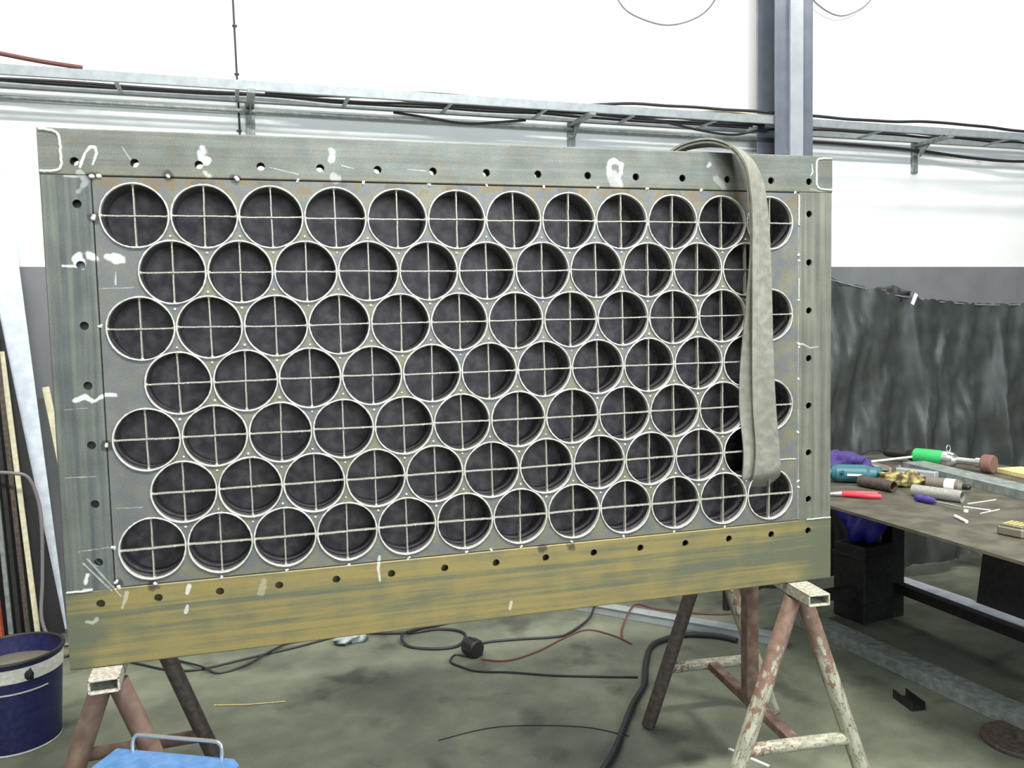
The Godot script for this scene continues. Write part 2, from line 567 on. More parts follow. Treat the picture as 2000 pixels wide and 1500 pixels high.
func hall() -> void:
	var B := Basis(Vector3.UP, YAW)
	var s := mb()
	box(s, room(0, -0.1, 5.0), Vector3(16.4, 0.2, 12.0), 0.0, B)
	structure("floor", s, M.floor)
	s = mb()
	box(s, room(0, 3.1, -0.1), Vector3(16.4, 6.2, 0.2), 0.0, B)
	var w := structure("wall_back", s, M.wall)
	s = mb()
	box(s, room(0, 0.975, 0.006), Vector3(16.0, 1.95, 0.012), 0.0, B)
	part(w, "dado", s, M.dado, "grey painted lower part of the wall")
	s = mb()
	box(s, room(-8.1, 3.1, 5.0), Vector3(0.2, 6.2, 10.0), 0.0, B)
	structure("wall_left", s, M.wall_grey)
	s = mb()
	box(s, room(8.1, 3.1, 5.0), Vector3(0.2, 6.2, 10.0), 0.0, B)
	structure("wall_right", s, M.wall_grey)
	s = mb()
	box(s, room(0, 3.1, 10.1), Vector3(16.4, 6.2, 0.2), 0.0, B)
	structure("wall_front", s, M.wall_grey)
	# wide frosted window band in the front wall, behind the camera
	var win := Node3D.new()
	win.name = "window_1"
	add_child(win)
	win.set_meta("kind", "structure")
	win.position = room(-1.6, 3.0, 9.99)
	win.rotation.y = YAW + PI
	for k in 5:
		s = mb()
		box(s, Vector3(-2.4 + 1.2 * k, 0, 0.0), Vector3(1.14, 2.6, 0.02), 0.002)
		part(win, "pane", s, M.daylight)
	for k in 6:
		s = mb()
		box(s, Vector3(-3.0 + 1.2 * k, 0, 0.01), Vector3(0.06, 2.72, 0.06), 0.003)
		part(win, "mullion", s, M.white_metal)
	for y in [-1.33, 1.33]:
		s = mb()
		box(s, Vector3(0, y, 0.01), Vector3(6.06, 0.06, 0.06), 0.003)
		part(win, "window_frame", s, M.white_metal)
	var dl := AreaLight3D.new()
	dl.name = "window_light"
	dl.area_size = Vector2(6.0, 2.6)
	dl.area_normalize_energy = true
	dl.light_color = Color(0.92, 0.96, 1.0)
	dl.light_energy = 38.0
	dl.area_range = 40.0
	dl.area_attenuation = 2.0
	dl.shadow_enabled = true
	dl.rotation.y = PI
	dl.position = Vector3(0, 0, 0.05)
	win.add_child(dl)
	s = mb()
	box(s, room(0, 6.3, 5.0), Vector3(16.4, 0.2, 10.4), 0.0, B)
	structure("ceiling", s, M.ceiling)

func column_and_trays() -> void:
	# H-section column, 0.30 wide, 0.215 deep, standing off the wall
	var o := thing("steel_column", "grey steel H-section column standing before the white wall", "column", room(-0.0835, 0, 0.243), YAW)
	for z in [-0.1, 0.1]:
		var s := mb()
		box(s, Vector3(0, 3.09, z), Vector3(0.3, 6.18, 0.016), 0.003)
		part(o, "flange", s, M.column)
	var s2 := mb()
	box(s2, Vector3(0, 3.09, 0), Vector3(0.012, 6.18, 0.184), 0.0)
	part(o, "web", s2, M.column)
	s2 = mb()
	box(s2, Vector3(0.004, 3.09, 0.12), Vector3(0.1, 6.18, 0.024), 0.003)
	part(o, "sheen_strip", s2, M.sheen_strip, "pale strip standing for a bright reflection up the column face")  # added strip: a bright reflection on the flange, built as a pale shape
	s2 = mb()
	box(s2, Vector3(0, 0.006, 0), Vector3(0.36, 0.012, 0.32), 0.002)
	part(o, "base_plate", s2, M.column)

	for side in 2:
		var x0 := -7.4 if side == 0 else -0.05
		var x1 := -0.12 if side == 0 else 7.4
		var lab := "galvanised ladder cable tray on the white wall, from the column to the leaning stock" if side == 0 else "galvanised ladder cable tray on the white wall beyond the column, above the curtain"
		var t := thing("cable_tray", lab, "cable tray", room(0, 0, 0), YAW)
		for z in [0.045, 0.322]:
			s2 = mb()
			box(s2, Vector3((x0 + x1) / 2, 2.905, z), Vector3(x1 - x0, 0.05, 0.004), 0.0)
			box(s2, Vector3((x0 + x1) / 2, 2.882, z + (0.011 if z < 0.2 else -0.011)), Vector3(x1 - x0, 0.004, 0.022), 0.0)
			part(t, "side_rail", s2, M.tray)
		var x := x0 + 0.15
		while x < x1:
			s2 = mb()
			box(s2, Vector3(x, 2.888, 0.1835), Vector3(0.022, 0.012, 0.272), 0.002)
			part(t, "rung", s2, M.tray)
			x += 0.6
		var arms := [-5.6, -3.58, -1.57] if side == 0 else [1.27, 3.3, 5.3]
		for ax in arms:
			var bk := Node3D.new()
			bk.name = "bracket"
			t.add_child(bk, true)
			s2 = mb()
			box(s2, Vector3(ax, 2.866, 0.18), Vector3(0.042, 0.024, 0.36), 0.002)
			part(bk, "arm", s2, M.galv_dull)
			s2 = mb()
			box(s2, Vector3(ax, 2.78, 0.012), Vector3(0.05, 0.24, 0.024), 0.002)
			part(bk, "wall_strut", s2, M.galv_dull)
			s2 = mb()
			extrude(s2, PackedVector2Array([Vector2(0.062, 2.77), Vector2(0.062, 2.856), Vector2(0.17, 2.856)]), 0.006, Transform3D(Basis(Vector3(0, 0, 1), Vector3(0, 1, 0), Vector3(-1, 0, 0)), Vector3(ax + 0.003, 0, 0)))
			part(bk, "gusset", s2, M.galv_dull)
	# cables lying in the tray: along the wall, each with its own sag
	var fn := FastNoiseLite.new()
	fn.seed = 5
	fn.frequency = 0.5
	var specs := [
		[-7.3, -0.12, 0.085, 0.010, M.cable, "black cable lying nearest the wall in the left tray", 0.0],
		[-7.3, -0.12, 0.125, 0.009, M.cable, "black cable second from the wall in the left tray", 0.0],
		[-3.5, -0.12, 0.175, 0.017, M.cable, "thick black cable in the middle of the left tray", 0.0],
		[-3.45, -0.12, 0.228, 0.019, M.cable, "thickest black cable in the left tray", 0.0],
		[-3.4, -1.7, 0.283, 0.016, M.cable, "black cable ending short of the second tray bracket", 0.0],
		[-1.7, -0.12, 0.305, 0.010, M.cable, "dark cable riding high on the front tray rail beside the column", 0.045],
		[-1.0, -0.12, 0.27, 0.009, M.cable_cream, "cream cable in the tray beside the column", 0.035],
		[-0.04, 7.3, 0.28, 0.011, M.cable, "dark cable on top of the right tray", 0.05],
		[-0.04, 7.3, 0.20, 0.011, M.cable, "dark cable in the middle of the right tray", 0.0],
		[-0.04, 7.3, 0.12, 0.010, M.cable, "dark cable nearest the wall in the right tray", 0.0],
	]
	var k := 0
	for c in specs:
		var pts := []
		var x: float = c[0]
		while x < c[1]:
			pts.append(Vector3(x, 2.8955 + c[3] + c[6] + absf(fn.get_noise_2d(x * 1.1, k * 31.0)) * 0.03, c[2] + fn.get_noise_2d(x * 0.8, k * 57.0 + 9.0) * 0.012))
			x += 0.22
		if c[6] > 0.0 and c[0] < -0.5:                 # these climb out of the tray onto the front rail
			pts[0].y -= c[6]
			pts[1].y -= c[6] * 0.4
		s2 = mb()
		tube(s2, smooth_path(pts, 3), c[3], 7)
		single("tray_cable", s2, c[4], c[5], "cable", room(0, 0, 0), YAW, "cables in the wall trays")
		k += 1
	# cables drooping below the tray
	var droops := [
		[[Vector3(-2.75, 2.875, 0.05), Vector3(-2.5, 2.85, 0.06), Vector3(-2.3, 2.83, 0.06), Vector3(-2.1, 2.85, 0.06), Vector3(-1.9, 2.875, 0.05)], 0.008, "thin black cable drooping under the left tray"],
		[[Vector3(-1.25, 2.88, 0.3), Vector3(-1.0, 2.85, 0.29), Vector3(-0.75, 2.82, 0.27), Vector3(-0.5, 2.81, 0.25), Vector3(-0.3, 2.85, 0.24), Vector3(-0.13, 2.87, 0.24)], 0.008, "thin black cable drooping in a bow beside the column"],
		[[Vector3(0.09, 2.845, 0.045), Vector3(0.5, 2.845, 0.043), Vector3(1.2, 2.83, 0.042), Vector3(1.8, 2.79, 0.05), Vector3(2.3, 2.78, 0.07), Vector3(2.9, 2.84, 0.06)], 0.012, "dark cable sagging under the right tray"],
	]
	for c in droops:
		s2 = mb()
		tube(s2, smooth_path(c[0], 5), c[1], 7)
		single("drooping_cable", s2, M.cable, c[2], "cable", room(0, 0, 0), YAW, "cables drooping from the trays")
	s2 = mb()
	tube(s2, [Vector3(-7.4, 2.835, 0.04), Vector3(-0.12, 2.838, 0.04)], 0.013, 8)
	single("conduit_pipe", s2, M.galv_dull, "grey conduit pipe fixed to the wall under the left tray", "pipe", room(0, 0, 0), YAW)
	s2 = mb()
	tube(s2, [Vector3(-3.645, 6.1, 0.01), Vector3(-3.645, 3.4, 0.01), Vector3(-3.64, 2.6, 0.01), Vector3(-3.64, 2.0, 0.01)], 0.006, 6)
	var vc := thing("wall_cable", "thin dark vertical cable clipped to the white wall beside the tray bracket", "cable", room(0, 0, 0), YAW)
	part(vc, "cable", s2, M.cable)
	for y in [2.73, 3.05, 3.32, 3.6]:
		s2 = mb()
		box(s2, Vector3(-3.643, y, 0.008), Vector3(0.026, 0.008, 0.016), 0.001)
		part(vc, "clip", s2, M.cable)
	s2 = mb()
	tube(s2, smooth_path([Vector3(-1.3, 3.85, 0.03), Vector3(-1.229, 3.698, 0.03), Vector3(-1.118, 3.61, 0.03), Vector3(-0.869, 3.566, 0.03), Vector3(-0.632, 3.639, 0.03), Vector3(-0.49, 3.772, 0.03), Vector3(-0.4, 4.0, 0.03)], 6), 0.006, 6)
	single("hanging_wire", s2, M.cable_grey, "pale wire hanging in a wide loop high on the wall left of the column", "wire", room(0, 0, 0), YAW)
	s2 = mb()
	tube(s2, smooth_path([Vector3(0.2, 4.0, 0.03), Vector3(0.336, 3.836, 0.03), Vector3(0.561, 3.76, 0.03), Vector3(0.789, 3.86, 0.03), Vector3(0.9, 4.0, 0.03)], 6), 0.006, 6)
	single("hanging_wire", s2, M.cable_grey, "pale wire hanging in a loop high on the wall right of the column", "wire", room(0, 0, 0), YAW)
	s2 = mb()
	tube(s2, smooth_path([Vector3(-5.6, 3.1, 0.32), Vector3(-4.95, 3.01, 0.32), Vector3(-4.77, 2.98, 0.32), Vector3(-4.59, 2.955, 0.32), Vector3(-4.4, 2.94, 0.31)], 5), 0.012, 7)
	single("red_brown_cable", s2, M.cable_red, "red-brown cable coming down onto the tray at the left edge", "cable", room(0, 0, 0), YAW)

# ---------------------------------------------------------------- the tube panel
const TP := 0.16            # tube pitch
const TR := 0.1373          # row pitch
const TY := 1.8646          # first row
const HOLE := 0.0102

func stroke(mask: PackedFloat32Array, W: int, H: int, pts: Array, wid: float, strength: float, rough: PackedByteArray) -> void:
	var sc := W / (PX1 - PX0)
	for i in pts.size() - 1:
		var a: Vector2 = (pts[i] - Vector2(PX0, PY1)) * Vector2(sc, -sc)
		var b: Vector2 = (pts[i + 1] - Vector2(PX0, PY1)) * Vector2(sc, -sc)
		var r := wid * sc
		for y in range(max(0, int(min(a.y, b.y) - r - 1)), min(H, int(max(a.y, b.y) + r + 2))):
			for x in range(max(0, int(min(a.x, b.x) - r - 1)), min(W, int(max(a.x, b.x) + r + 2))):
				var p := Vector2(x, y)
				var q := Geometry2D.get_closest_point_to_segment(p, a, b)
				var dd := p.distance_to(q) / r + (rough[y * W + x] / 255.0 - 0.5) * 1.3
				var v := clampf((1.0 - dd) * 2.5, 0.0, 1.0) * strength
				if v > mask[y * W + x]:
					mask[y * W + x] = v

func panel_texture() -> ImageTexture:
	var W := 1500
	var sc := W / (PX1 - PX0)
	var H := int(sc * (PY1 - PY0))
	var fine := noise_bytes(201, 0.28, W, H, 3)
	var blot := noise_bytes(202, 0.012, W, H, 4)
	var blot2 := noise_bytes(203, 0.03, W, H, 4)
	var hs := stretched(204, 0.06, 44, H, W, H)       # streaks along x
	var hs2 := stretched(206, 0.3, 36, H, W, H)        # thin rolling lines along x
	var vs := stretched(205, 0.06, W, 32, W, H)        # streaks along y
	var chalk := PackedFloat32Array()
	chalk.resize(W * H)
	var V := func(a: Array) -> Array:
		var o := []
		for i in range(0, a.size(), 2):
			o.append(Vector2(a[i], a[i + 1]))
		return o
	# chalk and paint marks on the steel
	var marks := [
		[[0.163, 2.031, 0.158, 2.012, 0.170, 2.0], 0.013, 0.8], [[0.166, 1.972, 0.172, 1.966], 0.011, 0.5],
		[[0.478, 2.034, 0.474, 2.016], 0.011, 0.85], [[0.474, 1.97, 0.482, 1.966], 0.014, 0.45],
		[[1.242, 2.0, 1.242, 2.028, 1.262, 2.036, 1.28, 2.022, 1.278, 2.0, 1.268, 1.985, 1.28, 1.966], 0.009, 0.6],
		[[1.255, 1.99, 1.27, 1.97], 0.02, 0.4], [[1.558, 2.036, 1.553, 2.026], 0.008, 0.6], [[-0.118, 1.966, -0.105, 1.945, -0.12, 1.922], 0.009, 0.4], [[-0.15, 1.957, -0.12, 1.956], 0.003, 0.5],
		[[-0.115, 1.979, -0.102, 2.012, -0.09, 2.027, -0.079, 2.027, -0.077, 2.013, -0.087, 1.985], 0.0035, 0.8],
		[[-0.133, 1.764, -0.128, 1.75], 0.014, 0.95], [[-0.103, 1.769, -0.09, 1.762], 0.012, 0.9], [[-0.07, 1.768, -0.055, 1.764, -0.035, 1.758], 0.012, 0.9],
		[[-0.165, 1.745, -0.14, 1.744, -0.122, 1.738], 0.004, 0.8],
		[[-0.157, 1.421, -0.134, 1.43, -0.118, 1.418], 0.006, 0.85], [[-0.112, 1.418, -0.09, 1.432, -0.066, 1.43], 0.005, 0.85],
		[[-0.153, 0.99, -0.158, 0.97], 0.008, 0.95], [[-0.163, 0.955, -0.143, 0.955], 0.003, 0.6], [[-0.16, 0.874, -0.148, 0.87, -0.138, 0.878], 0.006, 0.5],
		[[0.08, 0.938, 0.073, 0.92], 0.005, 0.8], [[0.073, 0.888, 0.068, 0.87], 0.005, 0.7],
		[[0.562, 0.965, 0.557, 0.935, 0.56, 0.9], 0.004, 0.75], [[0.926, 0.8, 0.921, 0.78], 0.006, 0.6],
		[[-0.065, 0.935, -0.078, 0.9], 0.006, 0.45], [[0.263, 0.93, 0.25, 0.9], 0.01, 0.3],
		[[-0.16, 1.02, -0.1, 0.945], 0.002, 0.6], [[-0.15, 1.03, -0.08, 0.93], 0.002, 0.55], [[-0.02, 2.03, 0.0, 1.995], 0.0015, 0.5],
		[[0.32, 1.99, 0.39, 1.975], 0.0012, 0.6], [[0.67, 1.995, 0.72, 1.992], 0.0012, 0.6], [[0.50, 2.0, 0.53, 1.993], 0.0015, 0.7],
		[[-0.19, 1.235, -0.12, 1.233], 0.001, 0.6], [[-0.17, 1.05, -0.1, 1.055], 0.001, 0.6], [[-0.18, 1.4, -0.13, 1.402], 0.001, 0.5], [[-0.08, 1.15, -0.02, 1.148], 0.001, 0.5],
		[[-0.09, 1.69, -0.01, 1.692], 0.001, 0.5], [[-0.05, 1.73, -0.052, 1.70], 0.002, 0.6],
		[[1.90, 1.97, 1.93, 1.965, 1.96, 1.96], 0.002, 0.4], [[1.905, 2.045, 1.908, 2.02, 1.9, 2.01], 0.003, 0.6],
		[[1.86, 1.5, 1.875, 1.5, 1.9, 1.487, 1.93, 1.49], 0.003, 0.6], [[1.7, 1.995, 1.72, 1.98], 0.02, 0.25], [[1.6, 1.975, 1.585, 1.99], 0.014, 0.35],
	]
	for m in marks:
		stroke(chalk, W, H, V.call(m[0]), m[1], m[2], blot2)
	var soot := PackedFloat32Array()                   # heat marks round the tack welds
	soot.resize(W * H)
	for q in [[-0.089, 1.956], [-0.075, 1.958], [0.082, 1.96], [0.24, 1.959], [-0.088, 1.86], [-0.094, 1.307], [-0.089, 0.964], [1.02, 0.945], [-0.005, 0.945], [1.11, 0.94]]:
		stroke(soot, W, H, [Vector2(q[0], q[1]), Vector2(q[0] + 0.001, q[1])], 0.015, 0.85, blot2)
	for k in range(1, 11):
		stroke(soot, W, H, [Vector2(k * TP - 0.022, 1.947), Vector2(k * TP + 0.02, 1.947)], 0.011, 0.28, blot2)
	var d := PackedByteArray()
	d.resize(W * H * 3)
	var i := 0
	for py in H:
		var y := PY1 - (py + 0.5) / sc
		var by := (0.948 - y) / 0.194
		for pxl in W:
			var x := PX0 + (pxl + 0.5) / sc
			var f := fine[i] / 255.0 - 0.5
			var b := blot[i] / 255.0 - 0.5
			var b2 := blot2[i] / 255.0 - 0.5
			var h := hs[i] / 255.0 - 0.5
			var v := vs[i] / 255.0 - 0.5
			var r := 0.0
			var g := 0.0
			var l := 0.0
			if y > 1.9585:                              # top rail: grey mill finish
				var k := f * 30.0 + h * 26.0 + b * 30.0 + (hs2[i] / 255.0 - 0.5) * 16.0
				r = 136.0 + k - b2 * 14.0
				g = 140.0 + k
				l = 131.0 + k + b2 * 10.0
				if y < 1.985:                           # tan heat tint along the seam, in patches
					var t := clampf((b2 + 0.12) * 3.0, 0.0, 0.55) * (1.985 - y) / 0.027
					r = lerpf(r, 164.0, t); g = lerpf(g, 152.0, t); l = lerpf(l, 116.0, t)
			elif y < 0.9495:                            # bottom rail: yellow oxide with grey rolling streaks
				var s := h * 1.1 + f * 0.9 + b * 0.7 + (hs2[i] / 255.0 - 0.5) * 0.8
				var grey := 0.12
				if by > 0.28 and by < 0.36:
					grey = 0.7
				elif by >= 0.36 and by < 0.5:
					grey = 0.3
				elif by >= 0.5 and by < 0.72:
					grey = 0.5
				grey += s * 0.9
				grey += clampf((x - 1.1) * 0.42, 0.0, 0.36)
				grey += clampf((-0.09 - x) * 7.0, 0.0, 0.8) + clampf((x - 1.84) * 5.0, 0.0, 0.45)
				grey = clampf(grey, 0.0, 1.0)
				r = lerpf(182.0, 124.0, grey) + f * 22.0
				g = lerpf(163.0, 128.0, grey) + f * 22.0
				l = lerpf(100.0, 104.0, grey) + f * 18.0
			elif x < -0.0925:                           # left rail
				var k := f * 22.0 + v * 56.0 + b * 22.0
				r = 121.0 + k
				g = 127.0 + k
				l = 122.0 + k * 0.9 - v * 16.0
			elif x > 1.8615:                            # right rail
				var k := f * 22.0 + v * 48.0 + b * 22.0
				r = 140.0 + k
				g = 142.0 + k
				l = 127.0 + k * 0.9
			else:                                       # tube sheet: blue-grey plate, heat-tinted tan between the tubes
				var t := clampf(0.5 + b2 * 2.2 + b * 1.2, 0.0, 1.0)
				if x < 0.03:
					t *= 0.35
				var k := f * 26.0 + b * 20.0
				r = lerpf(134.0, 148.0, t) + k
				g = lerpf(137.0, 145.0, t) + k
				l = lerpf(139.0, 120.0, t) + k
				if y > 1.925:
					var rust := clampf((b2 - 0.02) * 5.0, 0.0, 0.5)
					r = lerpf(r, 150.0, rust); g = lerpf(g, 122.0, rust); l = lerpf(l, 84.0, rust)
			var so := soot[i]
			r = lerpf(r, 52.0, so * 0.7); g = lerpf(g, 46.0, so * 0.7); l = lerpf(l, 42.0, so * 0.7)
			var c := chalk[i]
			r = lerpf(r, 285.0, c); g = lerpf(g, 288.0, c); l = lerpf(l, 286.0, c)
			d[i * 3] = int(clampf(r * 0.735, 0.0, 255.0))
			d[i * 3 + 1] = int(clampf(g * 0.735, 0.0, 255.0))
			d[i * 3 + 2] = int(clampf(l * 0.735, 0.0, 255.0))
			i += 1
	return ImageTexture.create_from_image(Image.create_from_data(W, H, false, Image.FORMAT_RGB8, d))

func puv(x: float, y: float) -> Vector2:
	return Vector2((x - PX0) / (PX1 - PX0), (PY1 - y) / (PY1 - PY0))

# plate face around one round hole, out to the half planes (n, d) seen from the hole's centre
func holed_cell(s: SurfaceTool, c: Vector2, r: float, z: float, nz: float, hp: Array, n := 24) -> void:
	var ang := []
	for k in n:
		ang.append(TAU * k / n)
	for i in hp.size():
		for j in range(i + 1, hp.size()):
			var n1: Vector2 = hp[i][0]
			var n2: Vector2 = hp[j][0]
			var det := n1.x * n2.y - n1.y * n2.x
			if absf(det) < 1e-5:
				continue
			var p := Vector2((hp[i][1] * n2.y - n1.y * hp[j][1]) / det, (n1.x * hp[j][1] - hp[i][1] * n2.x) / det)
			var inside := true
			for q in hp:
				if p.dot(q[0]) > q[1] + 1e-5:
					inside = false
					break
			if inside:
				ang.append(fposmod(p.angle(), TAU))
	ang.sort()
	var N := Vector3(0, 0, nz)
	var inn := []
	var outp := []
	for a in ang:
		var dir := Vector2(cos(a), sin(a))
		var far := 10.0
		for q in hp:
			var dt: float = dir.dot(q[0])
			if dt > 1e-5:
				far = min(far, q[1] / dt)
		inn.append(c + dir * r)
		outp.append(c + dir * maxf(far, r + 0.0001))
	for k in ang.size():
		var j := (k + 1) % ang.size()
		var A: Vector2 = inn[k]
		var B: Vector2 = inn[j]
		var C: Vector2 = outp[j]
		var D: Vector2 = outp[k]
		quadn(s, Vector3(A.x, A.y, z), Vector3(B.x, B.y, z), Vector3(C.x, C.y, z), Vector3(D.x, D.y, z), N, N, N, N, puv(A.x, A.y), puv(B.x, B.y), puv(C.x, C.y), puv(D.x, D.y))

func rail(parent: Node, n: String, x0: float, x1: float, y0: float, y1: float, holes: Array, horizontal: bool, through := false) -> void:
	var s := mb()
	var D := 0.05
	var wl := 0.009
	var e := 0.004                                      # rounded outer edges of the box section
	var X0 := x0 + (0.0 if horizontal else e)
	var X1 := x1 - (0.0 if horizontal else e)
	var Y0 := y0 + (e if horizontal else 0.0)
	var Y1 := y1 - (e if horizontal else 0.0)
	var cuts := []
	for i in holes.size() - 1:
		cuts.append((holes[i] + holes[i + 1]) * 0.5)
	for i in holes.size():
		var c: Vector2 = holes[i]
		var lo := Vector2(X0, Y0)
		var hi := Vector2(X1, Y1)
		if horizontal:
			if i > 0:
				lo.x = cuts[i - 1].x
			if i < holes.size() - 1:
				hi.x = cuts[i].x
		else:                                           # holes listed from the top down
			if i > 0:
				hi.y = cuts[i - 1].y
			if i < holes.size() - 1:
				lo.y = cuts[i].y
		var hp := [[Vector2(-1, 0), c.x - lo.x], [Vector2(1, 0), hi.x - c.x], [Vector2(0, -1), c.y - lo.y], [Vector2(0, 1), hi.y - c.y]]
		for z in [[0.0, 1.0], [-wl, -1.0], [-D + wl, 1.0], [-D, -1.0]]:
			holed_cell(s, c, HOLE if through or z[0] > -0.02 else 0.0, z[0], z[1], hp, 20)
		for z0 in ([0.0, -D + wl] if through else [0.0]):
			for k in 20:
				var a0 := TAU * k / 20
				var a1 := TAU * (k + 1) / 20
				var p0 := Vector3(c.x + cos(a0) * HOLE, c.y + sin(a0) * HOLE, z0)
				var p1 := Vector3(c.x + cos(a1) * HOLE, c.y + sin(a1) * HOLE, z0)
				var nn0 := Vector3(-cos(a0), -sin(a0), 0)
				var nn1 := Vector3(-cos(a1), -sin(a1), 0)
				var u := puv(c.x + cos(a0) * HOLE * 1.4, c.y + sin(a0) * HOLE * 1.4)
				quadn(s, p0, p1, p1 - Vector3(0, 0, wl), p0 - Vector3(0, 0, wl), nn0, nn1, nn1, nn0, u, u, u, u)
	# bevels and sides
	var lowuv := puv((x0 + x1) / 2, (y0 + y1) / 2)
	for sd in [-1.0, 1.0]:
		var a: Vector3
		var b: Vector3
		var nrm: Vector3
		if horizontal:
			var yy := y1 if sd > 0 else y0
			a = Vector3(x0, yy, 0); b = Vector3(x1, yy, 0); nrm = Vector3(0, sd, 0)
		else:
			var xx := x1 if sd > 0 else x0
			a = Vector3(xx, y0, 0); b = Vector3(xx, y1, 0); nrm = Vector3(sd, 0, 0)
		var steps := 4
		for k in steps:
			var t0 := PI / 2 * k / steps
			var t1 := PI / 2 * (k + 1) / steps
			var o0 := nrm * (e * sin(t0) - e) + Vector3(0, 0, e * cos(t0) - e)
			var o1 := nrm * (e * sin(t1) - e) + Vector3(0, 0, e * cos(t1) - e)
			var n0 := nrm * sin(t0) + Vector3(0, 0, cos(t0))
			var n1 := nrm * sin(t1) + Vector3(0, 0, cos(t1))
			var ua := puv(a.x - nrm.x * e, a.y - nrm.y * e)
			var ub := puv(b.x - nrm.x * e, b.y - nrm.y * e)
			quadn(s, a + o0, b + o0, b + o1, a + o1, n0, n0, n1, n1, ua, ub, ub, ua)
		var dz := Vector3(0, 0, -e)
		var db := Vector3(0, 0, -D)
		var ua2 := puv(a.x, a.y)
		var ub2 := puv(b.x, b.y)
		quadn(s, a + dz, b + dz, b + db, a + db, nrm, nrm, nrm, nrm, ua2, ub2, ub2, ua2)
		# end caps
		var cx := (x0 if sd < 0 else x1) if horizontal else 0.0
		var cy := 0.0 if horizontal else (y0 if sd < 0 else y1)
		if horizontal:
			quadn(s, Vector3(cx, y0 + e, 0), Vector3(cx, y1 - e, 0), Vector3(cx, y1, -D), Vector3(cx, y0, -D), Vector3(sd, 0, 0), Vector3(sd, 0, 0), Vector3(sd, 0, 0), Vector3(sd, 0, 0), lowuv, lowuv, lowuv, lowuv)
		else:
			quadn(s, Vector3(x0 + e, cy, 0), Vector3(x1 - e, cy, 0), Vector3(x1, cy, -D), Vector3(x0, cy, -D), Vector3(0, sd, 0), Vector3(0, sd, 0), Vector3(0, sd, 0), Vector3(0, sd, 0), lowuv, lowuv, lowuv, lowuv)
	part(parent, n, s, M.panel)

func bead(s: SurfaceTool, p: Vector3, r: float, flat := 0.6) -> void:
	lathe(s, [Vector2(r, 0), Vector2(r * 0.86, r * flat * 0.5), Vector2(r * 0.5, r * flat * 0.87), Vector2(0, r * flat)], 8, Transform3D(Basis(Vector3(1, 0, 0), Vector3(0, 0, 1), Vector3(0, -1, 0)), p))

func weld_line(parent: Node, pts: Array, r: float, label := "") -> void:
	var s := mb()
	var q := smooth_path(pts, 6)
	for i in q.size():
		q[i] += Vector3(rng.randf_range(-1, 1), rng.randf_range(-1, 1), 0) * r * 0.25
	tube(s, q, r, 7)
	part(parent, "weld_seam", s, M.weld, label)

